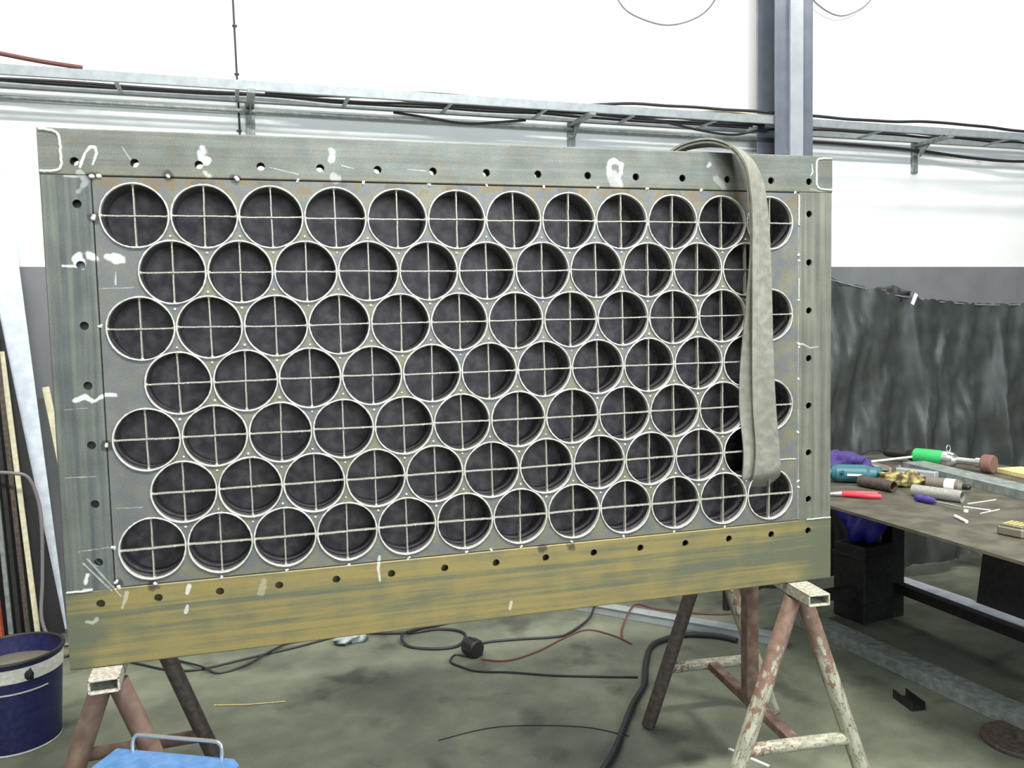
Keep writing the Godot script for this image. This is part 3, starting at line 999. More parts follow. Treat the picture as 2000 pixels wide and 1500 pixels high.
func panel() -> void:
	M.panel = StandardMaterial3D.new()
	M.panel.albedo_texture = panel_texture()
	M.panel.roughness = 0.48
	M.panel.metallic = 0.25
	M.panel.texture_repeat = false
	var o := thing("tube_panel", "large grey steel frame panel filled with rows of crossed round tubes, on trestles", "steel panel", Vector3.ZERO)
	var top := []
	var bot := []
	for i in 15:
		var x := -0.126 + 0.1325 * (1.0 if i > 0 else 0.0) + 0.1465 * maxf(i - 1, 0)
		if i == 14:
			x = 1.896
		top.append(Vector2(x, 1.991))
		bot.append(Vector2(x, 0.914))
	rail(o, "top_rail", PX0, PX1, 1.9585, PY1, top, true, true)
	rail(o, "bottom_rail", PX0, PX1, PY0, 0.9495, bot, true)
	var lf := []
	var rt := []
	for i in 7:
		lf.append(Vector2(-0.1255, 1.891 - i * 0.1455))
		rt.append(Vector2(1.897, 1.894 - i * 0.1467))
	rail(o, "side_rail", PX0, -0.0925, 0.9495, 1.9585, lf, false)
	rail(o, "side_rail", 1.8615, PX1, 0.9495, 1.9585, rt, false)
	# tube sheet: plate with 81 holes
	var cen := []
	for r in 7:
		for c in (12 if r % 2 == 0 else 11):
			cen.append(Vector2(c * TP + (0.08 if r % 2 == 1 else 0.0), TY - r * TR))
	var x0 := -0.0900
	var x1 := 1.8600
	var y0 := 0.9518
	var y1 := 1.9562
	var RO := 0.0786
	var s := mb()
	for c in cen:
		var hp := [[Vector2(-1, 0), c.x - x0], [Vector2(1, 0), x1 - c.x], [Vector2(0, -1), c.y - y0], [Vector2(0, 1), y1 - c.y]]
		for q in cen:
			var dv: Vector2 = q - c
			if dv.length() > 0.001 and dv.length() < 0.45:
				hp.append([dv.normalized(), dv.length() * 0.5])
		holed_cell(s, c, RO, -0.002, 1.0, hp, 40)
		holed_cell(s, c, RO, -0.010, -1.0, hp, 40)
	for e in [[x0, y0, x1, y0, Vector3(0, -1, 0)], [x0, y1, x1, y1, Vector3(0, 1, 0)], [x0, y0, x0, y1, Vector3(-1, 0, 0)], [x1, y0, x1, y1, Vector3(1, 0, 0)]]:
		quad(s, Vector3(e[0], e[1], -0.002), Vector3(e[2], e[3], -0.002), Vector3(e[2], e[3], -0.01), Vector3(e[0], e[1], -0.01), e[4])
	part(o, "tube_sheet", s, M.panel)
	# strips that back the seam round the sheet
	s = mb()
	box(s, Vector3((x0 + x1) / 2, 0.9515, -0.03), Vector3(x1 - x0, 0.003, 0.02))
	box(s, Vector3((x0 + x1) / 2, 1.957, -0.03), Vector3(x1 - x0, 0.003, 0.02))
	box(s, Vector3(-0.091, 1.454, -0.03), Vector3(0.003, 1.0, 0.02))
	box(s, Vector3(1.8607, 1.454, -0.03), Vector3(0.003, 1.0, 0.02))
	part(o, "seam_backing", s, M.black_steel)
	# tubes: wall, weld ring, crossed flat bars
	s = mb()
	var zf := Basis(Vector3(1, 0, 0), Vector3(0, 0, 1), Vector3(0, -1, 0))     # lathe axis to +z
	lathe(s, [Vector2(0.0758, 0.001), Vector2(0.0758, -0.1), Vector2(0.0788, -0.1), Vector2(0.0788, 0.001), Vector2(0.0758, 0.001)].duplicate(), 48, Transform3D(zf, Vector3.ZERO))
	var tube_mesh := s.commit()
	var rings := []
	for v in 4:
		s = mb()
		var seg := 72
		var P := []
		for k in seg:
			var a := TAU * k / seg
			var mr := 0.0021 + rng.randf_range(-0.0005, 0.0008)
			var row := []
			for t in 8:
				var b := TAU * t / 8
				var rr := 0.0774 + mr * cos(b) + 0.0004 * sin(a * 5.0 + v)
				row.append(Vector3(cos(a) * rr, sin(a) * rr, 0.001 + mr * 0.8 * sin(b)))
			P.append(row)
		for k in seg:
			var k2 := (k + 1) % seg
			for t in 8:
				var t2 := (t + 1) % 8
				var N := []
				for kt in [[k, t], [k, t2], [k2, t2], [k2, t]]:
					var a: float = TAU * kt[0] / seg
					var b: float = TAU * kt[1] / 8
					N.append(Vector3(cos(a) * cos(b), sin(a) * cos(b), sin(b)))
				quadn(s, P[k][t], P[k][t2], P[k2][t2], P[k2][t], N[0], N[1], N[2], N[3])
		# ground lip just inside the mouth
		lathe(s, [Vector2(0.0756, 0.001), Vector2(0.0756, -0.011)], 48, Transform3D(zf, Vector3.ZERO))
		rings.append(s.commit())
	var bars := []
	for v in 4:
		for hz in 2:
			s = mb()
			var L := 0.0757
			var n := 10
			var b := Basis(Vector3(0, 0, 1), -PI / 2) if hz == 1 else Basis.IDENTITY
			for k in n:                                  # short lengths, sawn edge slightly uneven
				var a0 := -L + 2 * L * k / n
				var a1 := -L + 2 * L * (k + 1) / n
				var j := rng.randf_range(-0.0004, 0.0004)
				box(s, b * Vector3(j, (a0 + a1) / 2, -0.0065 + rng.randf_range(-0.0006, 0.0006)), Vector3(0.0036, a1 - a0 + 0.0002, 0.013), 0.0005, b)
			for k in (3 if hz == 1 else 0):
				bead(s, b * Vector3(0.001, rng.randf_range(-L, L), 0.0) , 0.0022, 0.7)
			bead(s, b * Vector3(0, L - 0.001, -0.002), 0.0045, 0.8)
			bead(s, b * Vector3(0, -L + 0.001, -0.002), 0.0045, 0.8)
			bars.append(s.commit())
	for c in cen:
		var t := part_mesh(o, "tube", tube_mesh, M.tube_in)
		t.position = Vector3(c.x, c.y, 0)
		var ring := part_mesh(t, "weld_ring", rings[rng.randi() % 4], M.weld)
		ring.rotation.z = (rng.randi() % 8) * PI / 4
		var vb := part_mesh(t, "upright_bar", bars[(rng.randi() % 4) * 2], M.bar)
		vb.rotation.z = rng.randf_range(-0.015, 0.015)
		vb.position = Vector3(rng.randf_range(-0.0015, 0.0015), 0, -0.003)
		var hb := part_mesh(t, "level_bar", bars[(rng.randi() % 4) * 2 + 1], M.bar)
		hb.rotation.z = rng.randf_range(-0.015, 0.015)
		hb.position = Vector3(0, rng.randf_range(-0.0015, 0.0015), -0.001)
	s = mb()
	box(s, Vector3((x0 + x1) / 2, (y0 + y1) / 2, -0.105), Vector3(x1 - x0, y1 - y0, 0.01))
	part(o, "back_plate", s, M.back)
	# small weld dots in the gaps between three tubes
	s = mb()
	for r in 6:
		for c in 23:
			var up := (c + r) % 2 == 0
			var p := Vector2(0.08 * c + 0.08, TY - r * TR - TR * (0.35 if up else 0.65))
			if p.x > 1.80 or rng.randf() < 0.12:
				continue
			bead(s, Vector3(p.x + rng.randf_range(-0.003, 0.003), p.y + rng.randf_range(-0.003, 0.003), -0.002), rng.randf_range(0.0025, 0.004), 0.9)
	var wd := part(o, "weld_dots", s, M.weld)
	wd.set_meta("kind", "stuff")
	# tack welds along the seam
	var tk := [Vector2(-0.089, 1.956), Vector2(-0.075, 1.958), Vector2(0.082, 1.96), Vector2(0.24, 1.959), Vector2(0.388, 1.958), Vector2(0.557, 1.957), Vector2(0.727, 1.957), Vector2(0.885, 1.957), Vector2(1.048, 1.957), Vector2(1.209, 1.958), Vector2(1.361, 1.958), Vector2(1.532, 1.958), Vector2(1.85, 1.958), Vector2(-0.091, 1.86), Vector2(1.861, 1.769), Vector2(1.861, 1.752), Vector2(1.861, 1.632), Vector2(1.861, 1.499), Vector2(1.861, 1.488), Vector2(1.861, 1.392), Vector2(1.861, 1.228), Vector2(1.861, 1.073), Vector2(1.861, 1.055), Vector2(-0.091, 1.598), Vector2(-0.091, 1.307), Vector2(-0.091, 1.049), Vector2(-0.089, 0.964), Vector2(-0.085, 0.951), Vector2(0.0, 0.951), Vector2(0.16, 0.951), Vector2(0.32, 0.951), Vector2(0.48, 0.951), Vector2(0.64, 0.951), Vector2(0.801, 0.951), Vector2(0.873, 0.951), Vector2(0.96, 0.951), Vector2(1.111, 0.951), Vector2(1.275, 0.951), Vector2(1.437, 0.951), Vector2(1.602, 0.951)]
	for i in tk.size():
		s = mb()
		var big := 1.0 if (i < 4 or i == 13) else 0.7
		for k in 3:
			bead(s, Vector3(tk[i].x + rng.randf_range(-0.003, 0.003), tk[i].y + rng.randf_range(-0.003, 0.003), -0.002), rng.randf_range(0.004, 0.0065) * big, 0.8)
		part(o, "tack_weld", s, M.weld)
	weld_line(o, [Vector3(-0.198, 2.064, 0.0), Vector3(-0.168, 2.06, 0.0), Vector3(-0.156, 2.048, 0.0), Vector3(-0.154, 2.01, 0.0), Vector3(-0.155, 1.98, 0.0), Vector3(-0.166, 1.968, 0.0), Vector3(-0.201, 1.966, 0.0)], 0.0038)
	weld_line(o, [Vector3(1.976, 2.062, 0.0), Vector3(1.935, 2.06, 0.0), Vector3(1.923, 2.05, 0.0), Vector3(1.922, 2.01, 0.0), Vector3(1.924, 1.98, 0.0), Vector3(1.937, 1.97, 0.0), Vector3(1.976, 1.968, 0.0)], 0.0036)
	weld_line(o, [Vector3(-0.2, 0.9495, 0.0), Vector3(-0.17, 0.9495, 0.0), Vector3(-0.143, 0.9500, 0.0)], 0.003)
	weld_line(o, [Vector3(1.889, 0.9495, 0.0), Vector3(1.93, 0.9495, 0.0), Vector3(1.977, 0.9495, 0.0)], 0.0025)
	weld_line(o, [Vector3(1.765, 1.144, -0.002), Vector3(1.81, 1.145, -0.002), Vector3(1.852, 1.143, -0.002)], 0.002)
	weld_line(o, [Vector3(1.861, 1.95, -0.001), Vector3(1.861, 1.9, -0.001), Vector3(1.861, 1.86, -0.001)], 0.003)
	weld_line(o, [Vector3(1.861, 1.7, -0.001), Vector3(1.861, 1.66, -0.001), Vector3(1.861, 1.64, -0.001)], 0.002)
	# lengths of the right seam are filled: dull bead
	s = mb()
	tube(s, [Vector3(1.861, 0.953, -0.003), Vector3(1.861, 1.4, -0.003), Vector3(1.861, 1.955, -0.003)], 0.0022, 6)
	part(o, "seam_fill", s, M.galv_dull)

# ---------------------------------------------------------------- trestles
func trestle(label: String, f: Vector3, bk: Vector3, front_z: float, lc: Array, with_post: bool) -> void:
	# f and bk: points of the beam's centre line over the front and rear legs, at floor level
	var o := thing("steel_trestle", label, "trestle", Vector3.ZERO, 0.0, "welded pipe trestles under the panel")
	var d := (bk - f).normalized()
	var side := Vector3(-d.z, 0, d.x)
	if side.x < 0:
		side = -side
	var top := 0.7525
	var bh := 0.036
	var a := f - d * front_z + Vector3(0, top - bh / 2, 0)
	var b := bk + d * 0.07 + Vector3(0, top - bh / 2, 0)
	var s := mb()
	var w := 0.07
	var t := 0.005
	var up := Vector3.UP
	for q in [[up * (bh / 2 - t / 2), w, t], [-up * (bh / 2 - t / 2), w, t]]:
		bar(s, a + q[0], b + q[0], q[1], q[2], side, 0.001)
	for sg in [-1.0, 1.0]:
		var off: Vector3 = side * sg * (w / 2 - t / 2)
		bar(s, a + off, b + off, t, bh, side, 0.001)
	part(o, "beam", s, M.beam_tube)
	var spread := 0.265
	var yt := top - bh - 0.012
	var legs := []
	for e in [[f, 0], [bk, 1]]:
		for sg in [-1.0, 1.0]:
			var p0: Vector3 = e[0] + side * sg * 0.018 + Vector3(0, yt, 0)
			var p1: Vector3 = e[0] + side * sg * spread + Vector3(0, 0.004, 0)
			s = mb()
			tube(s, [p0, p0.lerp(p1, 0.5), p1], 0.0265, 16)
			part(o, "leg", s, lc[legs.size()])
			legs.append([p0, p1])
	for e in 2:
		var k := 0.68
		var l0: Vector3 = legs[e * 2][0].lerp(legs[e * 2][1], k)
		var l1: Vector3 = legs[e * 2 + 1][0].lerp(legs[e * 2 + 1][1], k)
		s = mb()
		tube(s, [l0, (l0 + l1) * 0.5, l1], 0.021, 12)
		part(o, "cross_bar", s, lc[4 + e])
	var c0: Vector3 = f + Vector3(0, 0.225, 0)
	var c1: Vector3 = bk + Vector3(0, 0.225, 0)
	s = mb()
	bar(s, c0, c1, 0.04, 0.03, side)
	part(o, "stretcher", s, lc[6])
	var m := (f + bk) * 0.5
	s = mb()
	box(s, m + Vector3(0, (0.24 + top - bh) / 2, 0), Vector3(0.05, top - bh - 0.24, 0.04), 0.003, Basis(Vector3.UP, 0.05))
	if with_post:
		part(o, "post", s, lc[7])
	s = mb()
	for p in [f, bk]:
		for k in 5:
			var an := k * TAU / 5
			lump(s, p + Vector3(cos(an) * 0.02, yt - 0.002, sin(an) * 0.012), Vector3(0.012, 0.010, 0.012), 0.2, 40 + k, 1.6, 8, 5)
	part(o, "apex_weld", s, M.galv_dull)

func trestles() -> void:
	trestle("pipe trestle under the panel's right end, pale flaking paint on its front legs", Vector3(1.86, 0, 0.0), Vector3(1.915, 0, -0.645), 0.122, [M.leg_a, M.leg_b, M.dark_pipe, M.leg_b, M.leg_c, M.leg_c, M.rust_pipe, M.rust_pipe], true)
	trestle("rusty pipe trestle under the panel's left end, next to the blue bucket", Vector3(-0.12, 0, -0.02), Vector3(-0.155, 0, -0.66), 0.098, [M.rust_pipe, M.rust_pipe, M.rust_pipe, M.dark_pipe, M.rust_pipe, M.rust_pipe, M.rust_pipe, M.dark_pipe], false)

# ---------------------------------------------------------------- bench
func bench() -> void:
	var o := thing("work_bench", "long steel work bench with a worn plate top, cluttered with tools", "bench", Vector3(2.385, 0, 0), YAW)
	var s := mb()
	box(s, Vector3(0.66, DECK - 0.006, -0.05), Vector3(1.32, 0.012, 2.7), 0.001)
	part(o, "top_plate", s, M.deck)
	for x in [0.42, 1.26]:
		s = mb()
		box(s, Vector3(x, DECK - 0.052, -0.05), Vector3(0.05, 0.08, 2.6), 0.002)
		part(o, "edge_beam", s, M.black_steel)
	for z in [-1.3, -0.45, 0.4, 1.2]:
		s = mb()
		box(s, Vector3(0.8, DECK - 0.05, z), Vector3(0.84, 0.074, 0.05), 0.002)
		part(o, "cross_beam", s, M.black_steel)
	for z in [-1.33, 1.15]:
		for x in [1.08] if z < 0 else [0.42, 1.08]:
			s = mb()
			box(s, Vector3(x, (DECK - 0.092) / 2, z), Vector3(0.08, DECK - 0.092, 0.08), 0.003)
			part(o, "leg", s, M.black_steel)
	s = mb()
	bar(s, Vector3(1.08, 0.16, -1.33), Vector3(1.08, 0.16, 1.15), 0.05, 0.05, Vector3(1, 0, 0))
	part(o, "lower_rail", s, M.black_steel)
	s = mb()
	bar(s, Vector3(0.55, 0.16, -1.33), Vector3(1.05, 0.16, -1.33), 0.05, 0.05, Vector3(0, 1, 0))
	part(o, "lower_rail", s, M.black_steel)

# ---------------------------------------------------------------- curtain
func curtain() -> void:
	var o := thing("welding_curtain", "dark grey-green welding curtain hanging in folds from a wire behind the bench", "curtain", room(0, 0, 1.3), YAW)
	var fn := FastNoiseLite.new()
	fn.seed = 77
	fn.frequency = 1.2
	var g := []
	var nx := 260
	var ny := 26
	var topy := func(x: float) -> float:
		return 1.622 + 0.092 * (x - 0.75) * (x - 0.75) * (1.0 if x < 0.75 else 0.35)
	for i in ny + 1:
		var v := float(i) / ny
		var row := []
		for j in nx + 1:
			var u := float(j) / nx
			var x := -1.15 + u * 4.4
			var yt: float = topy.call(x) + absf(sin(x * 31.0 + fn.get_noise_1d(x * 4.0) * 3.0)) * 0.016
			var amp := 0.012 + 0.05 * clampf(v * 2.2, 0.0, 1.0)
			var ph := x * 11.0 + fn.get_noise_2d(x * 0.9, v * 0.5) * 7.0
			var z := sin(ph) * amp * (0.75 + 0.5 * fn.get_noise_1d(x * 0.9 + 40.0)) + sin(x * 44.0 + 1.3 + v) * 0.006 * (1.0 - v) * (1.0 - v) + fn.get_noise_2d(x * 1.3 + 90.0, v * 1.2) * 0.03
			row.append(Vector3(x + cos(ph) * amp * 0.25, lerpf(yt, 0.1, v), z))
		g.append(row)
	var s := mb()
	grid_sheet(s, g, 0.003)
	part(o, "cloth", s, M.curtain)
	s = mb()
	var pts := []
	for k in 40:
		var x := -1.25 + 4.6 * k / 39.0
		pts.append(Vector3(x, topy.call(x) + 0.004, 0.0))
	tube(s, pts, 0.0035, 6)
	part(o, "wire", s, M.galv_dull)
	for x in [-1.25, 3.35]:
		s = mb()
		tube(s, [Vector3(x, 0.0, 0.0), Vector3(x, 2.1, 0.0)], 0.02, 10)
		part(o, "post", s, M.black_steel)
	s = mb()
	bar(s, Vector3(-0.055, 1.64, 0.062), Vector3(-0.02, 1.70, 0.055), 0.022, 0.002, Vector3(1, 0.3, 0), 0.0)
	part(o, "tag", s, M.white, "white tag on the curtain's top edge")
	s = mb()
	lump(s, Vector3.ZERO, Vector3(0.13, 0.06, 0.07), 0.2, 61, 1.8)
	single("dark_bundle", s, M.cable, "dark cloth bundle lying over the curtain's top edge", "bundle", room(-0.09, 1.69, 1.22), YAW)

# ---------------------------------------------------------------- sling
func sling() -> void:
	var o := thing("lifting_sling", "grey webbing lifting sling looped over the panel's top rail at the right", "sling", Vector3.ZERO)
	var P := [Vector3(1.742, 1.055, -0.06), Vector3(1.74, 1.088, -0.005), Vector3(1.735, 1.115, 0.022), Vector3(1.731, 1.19, 0.03), Vector3(1.715, 1.31, 0.04), Vector3(1.703, 1.46, 0.05), Vector3(1.698, 1.61, 0.055), Vector3(1.692, 1.76, 0.06), Vector3(1.684, 1.87, 0.067), Vector3(1.67, 1.96, 0.072), Vector3(1.648, 2.03, 0.066), Vector3(1.61, 2.082, 0.035), Vector3(1.555, 2.104, -0.02), Vector3(1.49, 2.088, -0.085), Vector3(1.44, 2.02, -0.13), Vector3(1.42, 1.9, -0.14), Vector3(1.415, 1.7, -0.30)]
	P.resize(16)
	var Wv := [Vector3(0.045, 0, 0), Vector3(0.046, 0, 0), Vector3(0.046, 0.002, 0), Vector3(0.038, 0, 0.004), Vector3(0.033, 0, 0.01), Vector3(0.031, 0, 0.008), Vector3(0.033, 0, 0.0), Vector3(0.033, 0, -0.004), Vector3(0.033, 0, -0.01), Vector3(0.033, 0.004, -0.016), Vector3(0.028, 0.008, -0.024), Vector3(0.02, 0.006, -0.03), Vector3(0.012, 0, -0.033), Vector3(0.014, 0, -0.032), Vector3(0.02, 0, -0.028), Vector3(0.028, 0, -0.02)]
	var s := mb()
	var pp := smooth_path(P, 6)
	var ww := smooth_path(Wv, 6)
	webbing(s, pp, ww, 0.006)
	part(o, "front_leg", s, M.sling)
	var P2 := [Vector3(1.715, 1.06, -0.07), Vector3(1.712, 1.088, -0.012), Vector3(1.706, 1.115, 0.008), Vector3(1.70, 1.19, 0.012), Vector3(1.685, 1.31, 0.014), Vector3(1.682, 1.43, 0.018), Vector3(1.688, 1.56, 0.026), Vector3(1.692, 1.7, 0.03), Vector3(1.684, 1.87, 0.036), Vector3(1.668, 1.97, 0.04), Vector3(1.645, 2.03, 0.034), Vector3(1.61, 2.073, 0.01), Vector3(1.56, 2.09, -0.035), Vector3(1.5, 2.075, -0.09), Vector3(1.45, 2.0, -0.12), Vector3(1.43, 1.9, -0.13)]
	for i in range(7, 16):
		P2[i] = P[i] + Vector3(-0.001, -0.004, -0.009) if i < 10 else P[i] + Vector3(0.002, -0.0085, -0.004)
	s = mb()
	webbing(s, smooth_path(P2, 6), ww, 0.006)
	part(o, "rear_leg", s, M.sling)

# ---------------------------------------------------------------- stock leaning at the left
func leaning(n: String, label: String, cat: String, base: Vector3, top: Vector3, w: float, t: float, m: Material, shift := 0.0, group := "") -> void:
	var s := mb()
	bar(s, base, top, w, t, Vector3(1, 0, 0), 0.001)
	single(n, s, m, label, cat, room(0, 0, 0), YAW, group)

func left_stock() -> void:
	# coordinates along the wall, height, distance from the wall
	leaning("zinc_sheet", "pale bluish zinc sheet leaning between black sheet and panel frame", "metal sheet", Vector3(-4.93, 0.006, 0.32), Vector3(-5.13, 2.45, 0.05), 0.6, 0.003, M.zinc_sheet)
	leaning("black_sheet", "black rubber sheet leaning in front of the pale zinc sheet", "rubber sheet", Vector3(-4.85, 0.008, 0.41), Vector3(-5.17, 2.05, 0.11), 0.46, 0.006, M.black)
	leaning("white_batten", "slim cream batten leaning in front of the black sheet", "batten", Vector3(-4.735, 0.006, 0.455), Vector3(-4.862, 1.5, 0.25), 0.024, 0.014, M.cream)
	leaning("cream_strip", "short pale wooden strip standing behind the panel's left edge", "wooden strip", Vector3(-4.50, 0.006, 0.30), Vector3(-4.70, 1.30, 0.10), 0.034, 0.016, M.cream)
	var cols := [M.dark_pipe, M.black_steel, M.galv_dull, M.black_steel]
	var names := ["brown rusty steel bar nearest the cream batten", "dark steel bar second from the cream batten", "grey steel bar third from the cream batten", "dark steel bar at the photo's left edge"]
	for i in 4:
		leaning("steel_bar", names[i] + ", leaning upright", "steel bar", Vector3(-4.775 - i * 0.035, 0.006, 0.47 + 0.012 * i), Vector3(-4.885 - i * 0.035, 1.62 + 0.13 * ((i * 7) % 3), 0.26), 0.02, 0.02, cols[i], 0.0, "steel bars leaning at the left wall")
	leaning("orange_beam", "rusty orange steel beam standing at the photo's left edge behind the bucket", "steel beam", Vector3(-4.9, 0.006, 0.6), Vector3(-4.97, 0.95, 0.5), 0.1, 0.04, M.orange)
	var s := mb()
	tube(s, smooth_path([Vector3(-4.9, 0.91, 0.46), Vector3(-4.80, 0.90, 0.47), Vector3(-4.735, 0.87, 0.46), Vector3(-4.70, 0.75, 0.45), Vector3(-4.69, 0.6, 0.46), Vector3(-4.70, 0.35, 0.47), Vector3(-4.71, 0.15, 0.49), Vector3(-4.66, 0.03, 0.5), Vector3(-4.55, 0.012, 0.52)], 6), 0.009, 8)
	single("grey_cable", s, M.cable_grey, "grey cable looped round the cream batten and hanging down to the floor", "cable", room(0, 0, 0), YAW)
	# rubble at the foot of the stock
	for i in 7:
		s = mb()
		var r := rng.randf_range(0.02, 0.045)
		lump(s, Vector3(0, r * 0.55, 0), Vector3(r, r * 0.7, r), 0.35, 300 + i, 1.2, 12, 8)
		single("rubble_lump", s, M.dirt, "small tan lump of rubble on the floor by the leaning stock", "rubble", room(-4.70 + 0.055 * i, 0, 0.62 + rng.randf_range(-0.04, 0.06)), 0.0, "rubble at the foot of the leaning stock")
	# bucket
	var o := thing("paint_bucket", "navy blue paint bucket with a white band under its dusty rim", "bucket", Vector3(-0.725, 0, -1.36))
	s = mb()
	var prof := [Vector2(0.0, 0.004), Vector2(0.148, 0.004), Vector2(0.152, 0.0), Vector2(0.154, 0.008), Vector2(0.172, 0.30), Vector2(0.176, 0.36), Vector2(0.170, 0.36), Vector2(0.150, 0.016), Vector2(0.0, 0.016)]
	lathe(s, prof, 48)
	part(o, "body", s, M.navy)
	s = mb()
	lathe(s, [Vector2(0.1743, 0.285), Vector2(0.1772, 0.338), Vector2(0.1752, 0.338), Vector2(0.1722, 0.285), Vector2(0.1743, 0.285)], 48)
	part(o, "band", s, M.off_white, "scuffed white band")
	s = mb()
	var rp := []
	for k in 49:
		rp.append(Vector3(cos(TAU * k / 48) * 0.177, 0.357, sin(TAU * k / 48) * 0.177))
	tube(s, rp, 0.008, 8, false)
	part(o, "rim", s, M.black)
	s = mb()
	lathe(s, [Vector2(0.1535, 0.0), Vector2(0.1565, 0.004), Vector2(0.1555, 0.009)], 48)
	part(o, "foot_ring", s, M.off_white)
	s = mb()
	lathe(s, [Vector2(0.1655, 0.29), Vector2(0.06, 0.297), Vector2(0.0, 0.288)], 40)
	part(o, "contents", s, M.tin, "dusty grey-brown contents")
	for q in [[1.32, 0.10, 0.14, 0.34, M.orange], [0.50, 0.24, 0.006, 1.2, M.off_white], [1.18, 0.15, 0.02, 0.12, M.off_white], [1.22, 0.235, 0.03, 0.05, M.off_white], [1.25, 0.06, 0.03, 0.06, M.off_white]]:
		s = mb()
		for k in 6:
			var a0: float = PI / 2 - 0.9 + q[0] - q[3] / 2 + q[3] * k / 6 - 0.0
			var a1: float = a0 + q[3] / 6
			var ra: float = 0.1535 + (q[1] / 0.30) * 0.018 + 0.002
			var rb: float = 0.1535 + ((q[1] + q[2]) / 0.30) * 0.018 + 0.002
			var n0 := Vector3(cos(a0), 0, sin(a0))
			var n1 := Vector3(cos(a1), 0, sin(a1))
			quadn(s, n0 * ra + Vector3(0, q[1], 0), n1 * ra + Vector3(0, q[1], 0), n1 * rb + Vector3(0, q[1] + q[2], 0), n0 * rb + Vector3(0, q[1] + q[2], 0), n0, n1, n1, n0)
		part(o, "sticker", s, q[4])
	s = mb()
	lump(s, Vector3(cos(1.0) * 0.178, 0.305, sin(1.0) * 0.178), Vector3(0.016, 0.022, 0.01), 0.4, 88, 1.5, 12, 8)
	part(o, "handle_lug", s, M.black)

# ---------------------------------------------------------------- floor
func floor_cable(n: String, pts: Array, r: float, m: Material, label: String) -> void:
	var s := mb()
	var q := []
	for p in pts:
		q.append(Vector3(p[0], r + (p[2] if p.size() > 2 else 0.0), p[1]))
	tube(s, smooth_path(q, 6), r, 8)
	single(n, s, m, label, "cable", Vector3.ZERO)

